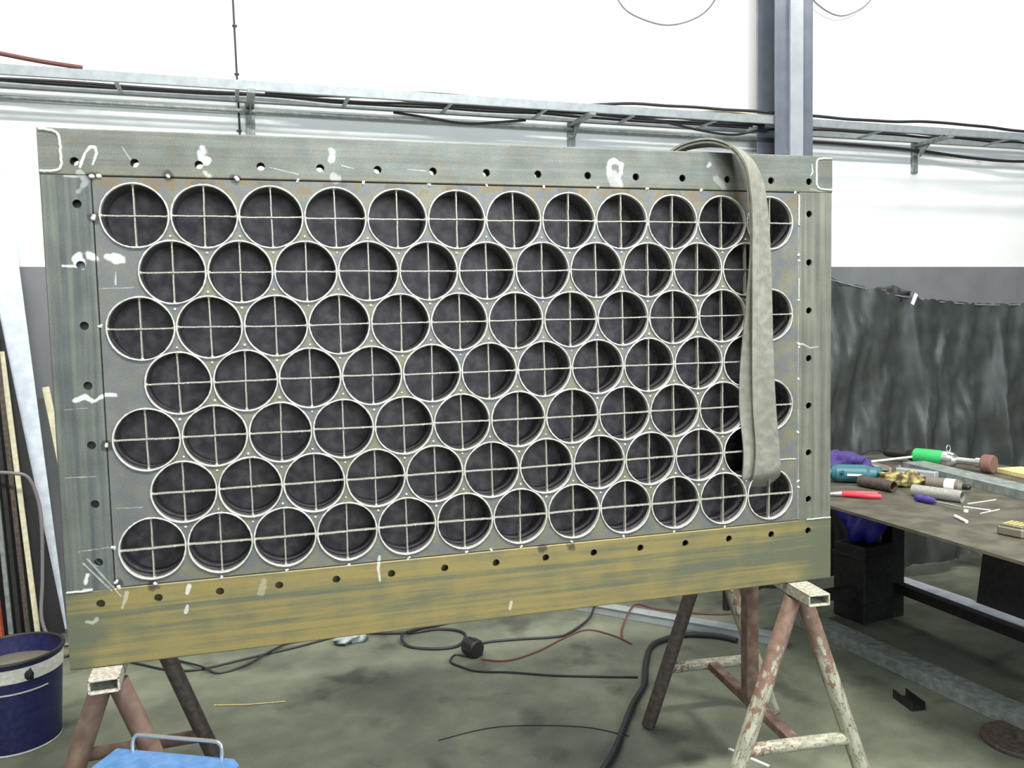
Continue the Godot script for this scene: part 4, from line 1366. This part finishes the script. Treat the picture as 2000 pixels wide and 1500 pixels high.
func floor_things() -> void:
	floor_cable("red_cable", [[1.187, -1.511], [1.297, -1.454], [1.466, -1.512], [1.672, -1.65], [1.8, -1.695], [1.891, -1.574], [1.93, -1.45]], 0.0045, M.cable_red, "red cable curving across the floor from the black connector")
	floor_cable("black_cable", [[1.2, -1.56], [1.232, -1.69], [1.389, -1.691], [1.593, -1.656], [1.682, -1.676], [1.834, -1.784, 0.02], [1.9, -1.87, 0.05], [1.97, -1.97, 0.052], [2.03, -2.1, 0.02], [2.07, -2.25]], 0.0065, M.cable, "black cable running back from the connector toward the wall")
	floor_cable("black_cable", [[1.13, -1.56], [1.08, -1.6], [1.042, -1.529], [1.076, -1.456], [1.142, -1.379], [1.283, -1.319], [1.448, -1.228], [1.65, -1.145], [1.8, -1.09]], 0.005, M.cable, "thin black cable crossing the floor from connector to trestle")
	floor_cable("coiled_cable", [[0.3, -2.02], [0.6, -2.05], [0.82, -1.98], [0.94, -1.951], [1.049, -1.958], [1.147, -1.908], [1.179, -1.822], [1.116, -1.702], [1.001, -1.7], [0.886, -1.768], [0.859, -1.847, 0.02], [0.907, -1.92, 0.02], [1.1, -2.02], [1.3, -2.05], [1.5, -2.1]], 0.0075, M.cable, "black cable lying in a loop on the floor behind the panel")
	floor_cable("thick_hose", [[2.42, -1.30], [2.357, -1.382], [2.224, -1.45], [2.101, -1.429], [1.993, -1.363], [1.881, -1.18], [1.782, -0.987], [1.666, -0.84], [1.575, -0.706], [1.444, -0.512], [1.327, -0.37], [1.2, -0.2]], 0.014, M.cable, "thick black hose curving round the dark trestle leg")
	floor_cable("thin_cable", [[1.915, -1.53], [1.95, -1.62], [1.996, -1.687, 0.02], [2.06, -1.76, 0.052], [2.13, -1.82, 0.054], [2.254, -1.81, 0.015], [2.525, -1.678], [2.7, -1.65]], 0.005, M.cable_red, "thin brown cable arching across the floor near the pale profile")
	floor_cable("double_cable", [[-0.5, -2.1], [-0.355, -1.966], [-0.229, -1.861], [-0.114, -1.821], [-0.002, -1.845], [0.159, -1.898], [0.352, -1.953], [0.659, -2.08], [0.9, -2.2]], 0.0055, M.cable, "black cable lying behind the left trestle")
	floor_cable("double_cable", [[-0.45, -2.2], [-0.3, -2.06], [-0.17, -1.93, 0.004], [-0.08, -1.82, 0.013], [0.0, -1.75], [0.12, -1.80, 0.004], [0.22, -1.9, 0.013], [0.35, -2.06, 0.004], [0.5, -2.2]], 0.005, M.cable, "thin black cable crossing another behind the left trestle")
	floor_cable("ground_wire", [[1.55, -0.62], [1.40, -0.75], [1.1, -0.85], [0.85, -0.82]], 0.002, M.cable, "hair-thin black wire on the floor left of the dark trestle leg")
	# connector
	var o := thing("cable_connector", "round black cable connector lying on the floor behind the panel", "connector", Vector3(1.16, 0, -1.57), 0.4)
	var s := mb()
	lathe(s, [Vector2(0, -0.045), Vector2(0.035, -0.045), Vector2(0.042, -0.038), Vector2(0.042, 0.03), Vector2(0.036, 0.04), Vector2(0, 0.04)], 20, Transform3D(Basis(Vector3(0, 1, 0), Vector3(0, 0, 1), Vector3(1, 0, 0)), Vector3(0, 0.042, 0)))
	part(o, "body", s, M.black)
	for k in 8:
		s = mb()
		var a := TAU * k / 8
		box(s, Vector3(cos(a) * 0.042, 0.043 + sin(a) * 0.042, 0), Vector3(0.01, 0.006, 0.06), 0.001, Basis(Vector3(0, 0, 1), a + PI / 2))
		part(o, "grip_rib", s, M.cable)
	# crumpled foil
	s = mb()
	lump(s, Vector3(0, 0.03, 0), Vector3(0.075, 0.035, 0.05), 0.5, 71, 2.4, 16, 10)
	single("crumpled_foil", s, M.galv, "crumpled silvery foil on the floor just under the panel's bottom edge", "foil", Vector3(0.62, 0, -1.95))
	# thin stick
	s = mb()
	tube(s, [Vector3(0.0, 0.004, -1.41), Vector3(0.14, 0.004, -1.37), Vector3(0.29, 0.004, -1.35)], 0.003, 6)
	single("thin_stick", s, M.wood, "thin pale stick lying on the floor between the trestles", "stick", Vector3.ZERO)
	# pale profile at the back
	o = thing("white_profile", "long pale bluish steel profile on the floor behind the right trestle", "steel profile", Vector3.ZERO)
	s = mb()
	bar(s, Vector3(1.55, 0.022, -2.35), Vector3(2.63, 0.022, -1.19), 0.05, 0.044, Vector3(1, 0, 1), 0.002)
	part(o, "web", s, M.galv)
	s = mb()
	bar(s, Vector3(1.55, 0.047, -2.35), Vector3(2.63, 0.047, -1.19), 0.07, 0.006, Vector3(1, 0, 1), 0.001)
	part(o, "flange", s, M.galv)
	# galvanised channel under the bench
	o = thing("floor_channel", "long grey steel channel lying on the floor along the bench", "steel channel", Vector3.ZERO)
	s = mb()
	bar(s, Vector3(2.865, 0.0585, -1.5), Vector3(3.06, 0.0585, 0.3), 0.11, 0.005, Vector3(1, 0, 0), 0.001)
	part(o, "web", s, M.galv_dull)
	for dx in [-0.053, 0.053]:
		s = mb()
		bar(s, Vector3(2.865 + dx, 0.029, -1.5), Vector3(3.06 + dx, 0.029, 0.3), 0.005, 0.056, Vector3(1, 0, 0), 0.001)
		part(o, "flange", s, M.galv_dull)
	s = mb()
	bar(s, Vector3(3.72, 0.03, -1.75), Vector3(3.85, 0.03, -0.6), 0.12, 0.06, Vector3(1, 0, 0), 0.003)
	single("box_beam", s, M.zinc_sheet, "bluish steel box beam on the floor deep under the bench", "steel beam", Vector3.ZERO)
	s = mb()
	var u := PackedVector2Array([Vector2(-0.03, 0), Vector2(0.03, 0), Vector2(0.03, 0.035), Vector2(0.026, 0.035), Vector2(0.026, 0.004), Vector2(-0.026, 0.004), Vector2(-0.026, 0.035), Vector2(-0.03, 0.035)])
	extrude(s, u, 0.13)
	single("channel_offcut", s, M.black_steel, "short black channel offcut on the floor beside the grey channel", "steel offcut", Vector3(2.745, 0.0, -0.575), -0.15)
	# round plate
	o = thing("round_plate", "round dark steel plate lying on the floor at the lower right", "steel plate", Vector3(2.905, 0, -0.125))
	s = mb()
	lathe(s, [Vector2(0, 0), Vector2(0.138, 0), Vector2(0.142, 0.004), Vector2(0.142, 0.014), Vector2(0.137, 0.018), Vector2(0.0, 0.018)], 48)
	part(o, "disc", s, M.dark_pipe)
	s = mb()
	lathe(s, [Vector2(0.03, 0.018), Vector2(0.03, 0.03), Vector2(0.022, 0.034), Vector2(0, 0.034)], 20)
	part(o, "boss", s, M.dark_pipe)
	# chalky strip on the floor in front
	s = mb()
	bar(s, Vector3(1.86, 0.002, -0.42), Vector3(1.93, 0.002, -0.27), 0.012, 0.003, Vector3(1, 0, 0), 0.0)
	single("white_strip", s, M.white, "thin white strip on the floor beneath the right trestle", "strip", Vector3.ZERO)
	# blue machine with chrome handle, nearest the camera
	o = thing("blue_machine", "bright blue metal case with a chrome handle, in front of the panel", "machine case", Vector3(-0.022, 0, 0.333), -0.479)
	s = mb()
	box(s, Vector3(0, 0.291, 0), Vector3(0.31, 0.54, 0.31), 0.012)
	part(o, "body", s, M.blue)
	s = mb()
	box(s, Vector3(0, 0.58, 0), Vector3(0.33, 0.04, 0.34), 0.014)
	part(o, "lid", s, M.blue)
	s = mb()
	var hz := -0.15
	tube(s, smooth_path([Vector3(-0.105, 0.59, hz), Vector3(-0.106, 0.622, hz - 0.004), Vector3(-0.1, 0.633, hz - 0.006), Vector3(-0.085, 0.637, hz - 0.007), Vector3(0.0, 0.637, hz - 0.007), Vector3(0.1, 0.637, hz - 0.007), Vector3(0.118, 0.633, hz - 0.006), Vector3(0.125, 0.622, hz - 0.004), Vector3(0.124, 0.59, hz)], 5), 0.0048, 10)
	part(o, "handle", s, M.chrome)
	for q in [[-0.13, -0.12], [0.13, -0.12], [-0.13, 0.12], [0.13, 0.12]]:
		s = mb()
		lathe(s, [Vector2(0, 0), Vector2(0.018, 0), Vector2(0.022, 0.022), Vector2(0, 0.022)], 14, Transform3D(Basis.IDENTITY, Vector3(q[0], 0, q[1])))
		part(o, "foot", s, M.black)
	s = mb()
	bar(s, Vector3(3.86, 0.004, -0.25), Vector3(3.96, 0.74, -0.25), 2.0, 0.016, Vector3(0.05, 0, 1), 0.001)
	single("shade_board", s, M.black_steel, "dark board added under the bench to stand in for the shade there", "board", Vector3.ZERO)  # added dark sheet: stands for under-bench shade and covers the bright floor behind
	# bag and crate under the bench
	s = mb()
	lump(s, Vector3(0, 0.13, 0), Vector3(0.12, 0.155, 0.1), 0.25, 91, 1.3)
	o = thing("blue_bag", "bright blue plastic bag bulging on a crate under the bench", "bag", Vector3(3.25, 0.405, -1.42))
	part(o, "bag", s, M.blue_bag)
	s = mb()
	lump(s, Vector3(0.01, 0.28, 0.0), Vector3(0.04, 0.05, 0.04), 0.3, 92, 1.3, 12, 8)
	part(o, "knot", s, M.blue_bag)
	o = thing("dark_crate", "dark crate standing under the far end of the bench", "crate", Vector3(3.25, 0, -1.42), 0.2)
	s = mb()
	box(s, Vector3(0, 0.2, 0), Vector3(0.24, 0.4, 0.2), 0.006)
	part(o, "body", s, M.black_steel)
	for y in [0.1, 0.34]:
		s = mb()
		box(s, Vector3(0, y, 0), Vector3(0.25, 0.02, 0.21), 0.003)
		part(o, "rib", s, M.black_steel)

# ---------------------------------------------------------------- things on the bench
func bench_things() -> void:
	var s := mb()
	# long grey angle lying on the bench
	var o := thing("bench_channel", "long pale grey steel strip with folded edge lying across the bench", "steel strip", Vector3.ZERO)
	var ca := Vector3(3.205, DECK, -1.03)
	var cb := Vector3(3.115, DECK, 0.1)
	bar(s, ca + Vector3(0, 0.034, 0), cb + Vector3(0, 0.034, 0), 0.115, 0.004, Vector3(1, 0, 0), 0.001)
	part(o, "web", s, M.galv_dull)
	for dx in [-0.0555, 0.0555]:
		s = mb()
		bar(s, ca + Vector3(dx, 0.016, 0), cb + Vector3(dx, 0.016, 0), 0.004, 0.032, Vector3(1, 0, 0), 0.001)
		part(o, "edge", s, M.galv_dull)
	# straight grinder: green body, silver neck, flap drum
	o = thing("straight_grinder", "green straight grinder with silver neck and brown flap wheel", "grinder", Vector3(3.31, DECK + 0.043, -1.12))
	o.scale = Vector3.ONE * 0.84
	var dir := Vector3(0.125, 0.0, 0.33).normalized()
	var bs := axis_basis(dir)
	var xf := Transform3D(bs, Vector3.ZERO)
	s = mb()
	lathe(s, [Vector2(0, -0.02), Vector2(0.036, -0.02), Vector2(0.044, -0.01), Vector2(0.046, 0.08), Vector2(0.044, 0.155), Vector2(0, 0.155)], 24, xf)
	part(o, "body", s, M.green)
	s = mb()
	lathe(s, [Vector2(0, 0.155), Vector2(0.046, 0.155), Vector2(0.046, 0.185), Vector2(0.036, 0.21), Vector2(0.022, 0.225), Vector2(0.0195, 0.23), Vector2(0.0195, 0.325), Vector2(0.028, 0.328), Vector2(0.028, 0.36), Vector2(0, 0.36)], 24, xf)
	part(o, "neck", s, M.chrome, "silver neck")
	s = mb()
	lathe(s, [Vector2(0, 0.362), Vector2(0.046, 0.362), Vector2(0.05, 0.368), Vector2(0.05, 0.412), Vector2(0.046, 0.42), Vector2(0, 0.42)], 28, xf)
	part(o, "flap_wheel", s, M.abrasive, "brown flap wheel")
	s = mb()
	lathe(s, [Vector2(0, -0.2), Vector2(0.02, -0.2), Vector2(0.026, -0.18), Vector2(0.026, -0.06), Vector2(0.038, -0.02), Vector2(0, -0.02)], 20, xf)
	part(o, "rear_grip", s, M.black)
	s = mb()
	var rp := []
	var ec := xf * Vector3(0, 0.175, 0) + Vector3(0, 0.062, 0)
	for k in 21:
		var a := TAU * k / 20
		rp.append(ec + Vector3(cos(a) * 0.014, sin(a) * 0.018, 0.0))
	tube(s, rp, 0.0035, 7, false)
	part(o, "eye_ring", s, M.chrome)
	s = mb()
	tube(s, smooth_path([xf * Vector3(0, -0.2, 0), xf * Vector3(0, -0.27, 0) + Vector3(0, 0.005, 0), Vector3(-0.23, -0.02, -0.22), Vector3(-0.25, -0.048, -0.16)], 6), 0.005, 8)
	part(o, "power_cord", s, M.cable)
	# white rod
	s = mb()
	tube(s, [Vector3(3.098, DECK + 0.012, -1.213), Vector3(3.31, DECK + 0.045, -1.1)], 0.006, 10)
	single("white_rod", s, M.off_white, "white rod propped against the green grinder", "rod", Vector3.ZERO)
	# violet cloth
	s = mb()
	lump(s, Vector3(0, 0.04, 0), Vector3(0.13, 0.055, 0.11), 0.35, 110, 1.1)
	single("violet_cloth", s, M.violet_cloth, "crumpled violet cloth on the bench behind the teal tool", "cloth", Vector3(2.86, DECK, -1.12))
	# cutting disc leaning on small things
	o = thing("cutting_disc", "brown cutting disc lying on the bench behind the teal tool", "cutting disc", Vector3(3.0, DECK + 0.024, -1.04))
	o.rotation = Vector3(0.12, 0, -0.1)
	s = mb()
	lathe(s, [Vector2(0.011, 0), Vector2(0.072, 0), Vector2(0.072, 0.004), Vector2(0.011, 0.004), Vector2(0.011, 0)], 36)
	part(o, "disc", s, M.disc)
	s = mb()
	lathe(s, [Vector2(0.062, 0.0042), Vector2(0.070, 0.0042)], 36)
	lathe(s, [Vector2(0.070, 0.0042), Vector2(0.062, 0.0044)], 36)
	part(o, "edge_band", s, M.steel)
	s = mb()
	lathe(s, [Vector2(0.02, 0.004), Vector2(0.02, 0.006), Vector2(0.008, 0.008), Vector2(0, 0.008)], 16)
	part(o, "hub", s, M.steel)
	# teal angle grinder
	o = thing("teal_power_tool", "teal power tool body lying on the bench next to the panel edge", "power tool", Vector3(2.735, DECK + 0.04, -0.86))
	xf = Transform3D(axis_basis(Vector3(0.18, 0, 0.12)), Vector3(-0.09, 0, -0.06))
	s = mb()
	lathe(s, [Vector2(0, 0.02), Vector2(0.03, 0.02), Vector2(0.039, 0.04), Vector2(0.04, 0.16), Vector2(0.033, 0.175), Vector2(0.03, 0.2), Vector2(0.034, 0.215), Vector2(0.026, 0.225), Vector2(0, 0.225)], 24, xf)
	part(o, "housing", s, M.teal)
	s = mb()
	lathe(s, [Vector2(0, -0.08), Vector2(0.022, -0.08), Vector2(0.026, -0.06), Vector2(0.024, 0.02), Vector2(0, 0.02)], 20, xf)
	part(o, "grip", s, M.teal)
	s = mb()
	bead(s, xf * Vector3(0, 0.06, 0) + Vector3(-0.02, 0.008, 0.032), 0.012)
	part(o, "brush_cap", s, M.teal_dark)
	s = mb()
	bar(s, xf * Vector3(0, 0.08, 0) + Vector3(-0.022, 0.0, 0.034), xf * Vector3(0, 0.14, 0) + Vector3(-0.022, 0.0, 0.034), 0.01, 0.004, Vector3(0, 1, 0), 0.001)
	part(o, "name_strip", s, M.off_white)
	# red pliers
	o = thing("red_pliers", "pliers with red plastic handles at the bench edge beside the panel", "pliers", Vector3(2.545, DECK, -0.6))
	for sg in [-1.0, 1.0]:
		s = mb()
		tube(s, smooth_path([Vector3(-0.045, 0.012, -0.03), Vector3(-0.02, 0.013, -0.012 + sg * 0.010), Vector3(0.03 - sg * 0.006, 0.013, 0.022 + sg * 0.024), Vector3(0.075 - sg * 0.01, 0.012, 0.045 + sg * 0.022)], 5), 0.0115, 12, true, 0.009)
		part(o, "handle", s, M.red)
	s = mb()
	tube(s, [Vector3(-0.045, 0.012, -0.03), Vector3(-0.085, 0.011, -0.05)], 0.012, 10, true, 0.006)
	part(o, "jaw", s, M.steel)
	# small box profile
	s = mb()
	bar(s, Vector3(3.03, DECK + 0.018, -0.93), Vector3(3.10, DECK + 0.018, -0.77), 0.04, 0.034, Vector3(1, 0, -0.5), 0.003)
	single("steel_block", s, M.galv, "short pale steel block on the bench beside the long strip", "steel block", Vector3.ZERO)
	# pipes
	s = mb()
	pipe(s, Vector3(2.71, DECK + 0.024, -0.78), Vector3(2.745, DECK + 0.024, -0.62), 0.024, 0.004)
	single("dark_pipe_piece", s, M.dark_pipe, "short dark pipe piece next to the teal tool", "pipe", Vector3.ZERO)
	s = mb()
	pipe(s, Vector3(2.77, DECK + 0.024, -0.54), Vector3(2.845, DECK + 0.024, -0.365), 0.024, 0.003)
	single("grey_pipe_piece", s, M.steel, "bright grey pipe piece behind the purple screwdriver", "pipe", Vector3.ZERO)
	# rag
	s = mb()
	lump(s, Vector3(0, 0.026, 0), Vector3(0.10, 0.036, 0.055), 0.35, 121, 1.3)
	single("work_glove", s, M.yellow_cloth, "dirty yellow work glove crumpled among the pipe pieces", "glove", Vector3(2.885, DECK, -0.72), -0.6)
	# spray can
	o = thing("dark_can", "dark cylindrical can with a torn white label lying behind the grey pipe", "can", Vector3(2.93, DECK + 0.026, -0.64))
	xf = Transform3D(axis_basis(Vector3(0.07, 0, 0.15)), Vector3.ZERO)
	s = mb()
	lathe(s, [Vector2(0, 0), Vector2(0.023, 0), Vector2(0.026, 0.004), Vector2(0.026, 0.13), Vector2(0.014, 0.142), Vector2(0, 0.142)], 22, xf)
	part(o, "body", s, M.tin)
	s = mb()
	lathe(s, [Vector2(0.0262, 0.075), Vector2(0.0264, 0.08), Vector2(0.0264, 0.112), Vector2(0.0262, 0.115)], 22, xf)
	part(o, "label", s, M.white)
	s = mb()
	lathe(s, [Vector2(0.012, 0.142), Vector2(0.012, 0.162), Vector2(0.008, 0.17), Vector2(0, 0.17)], 14, xf)
	part(o, "nozzle", s, M.black)
	# screwdriver
	o = thing("screwdriver", "screwdriver with a purple handle lying in front of the grey pipe", "screwdriver", Vector3(2.71, DECK + 0.015, -0.46))
	xf = Transform3D(axis_basis(Vector3(0.03, 0, 0.2)), Vector3.ZERO)
	s = mb()
	lathe(s, [Vector2(0, 0), Vector2(0.012, 0.002), Vector2(0.015, 0.015), Vector2(0.0125, 0.035), Vector2(0.015, 0.05), Vector2(0.0125, 0.075), Vector2(0.009, 0.09), Vector2(0, 0.09)], 16, xf)
	part(o, "handle", s, M.purple)
	s = mb()
	tube(s, [xf * Vector3(0, 0.09, 0), xf * Vector3(0, 0.2, 0)], 0.003, 8)
	part(o, "shaft", s, M.steel)
	# white bits
	var bits := [[2.791, -0.304, 2.835, -0.223, 0.0025, "thin white rod lying beyond the screwdriver tip"], [2.639, -0.186, 2.611, -0.106, 0.006, "short white chalk stick near the bench edge"], [2.763, -0.198, 2.876, -0.224, 0.002, "thin white stick nearest the small tin"], [2.845, -0.34, 2.998, -0.358, 0.002, "thin white stick beside the long grey strip"]]
	for b in bits:
		s = mb()
		tube(s, [Vector3(b[0], DECK + b[4], b[1]), Vector3(b[2], DECK + b[4], b[3])], b[4], 8)
		single("white_stick", s, M.white, b[5], "stick", Vector3.ZERO, 0.0, "white sticks on the bench")
	s = mb()
	lathe(s, [Vector2(0, 0), Vector2(0.008, 0), Vector2(0.008, 0.008), Vector2(0, 0.01)], 12)
	single("chalk_crumb", s, M.white, "tiny white chalk crumb at the screwdriver's tip", "chalk", Vector3(2.742, DECK, -0.243))
	# nuts and bolts
	for q in [[3.10, -1.0], [3.06, -0.97], [2.98, -0.92], [3.02, -0.86], [2.94, -0.88]]:
		s = mb()
		var an := rng.randf() * TAU
		lathe(s, [Vector2(0, 0), Vector2(0.012, 0), Vector2(0.012, 0.009), Vector2(0, 0.009)], 6, Transform3D(Basis(Vector3.UP, an), Vector3.ZERO))
		lathe(s, [Vector2(0.006, 0.009), Vector2(0.006, 0.03), Vector2(0, 0.031)], 8)
		single("bolt", s, M.steel, "small steel bolt among the clutter beside the cutting disc", "bolt", Vector3(q[0], DECK, q[1]), 0.0, "loose bolts on the bench")
	# little tin
	o = thing("small_tin", "small grey square tin with yellow writing on top, at the bench edge", "tin", Vector3(2.635, DECK, 0.075), 0.25)
	s = mb()
	box(s, Vector3(0, 0.016, 0), Vector3(0.085, 0.032, 0.085), 0.006)
	part(o, "box", s, M.tin)
	s = mb()
	box(s, Vector3(0, 0.035, 0), Vector3(0.076, 0.007, 0.076), 0.003)
	part(o, "lid", s, M.tin)
	for k in 4:
		s = mb()
		box(s, Vector3(-0.004 + 0.004 * (k % 2), 0.039, -0.024 + k * 0.015), Vector3(0.05, 0.001, 0.006), 0.0)
		part(o, "print_line", s, M.yellow)
	# pale plank
	s = mb()
	bar(s, Vector3(3.53, DECK + 0.012, -0.80), Vector3(3.47, DECK + 0.012, -0.2), 0.13, 0.022, Vector3(1, 0, 0), 0.002)
	single("pale_plank", s, M.wood, "pale yellow plank lying at the back of the bench", "plank", Vector3.ZERO)
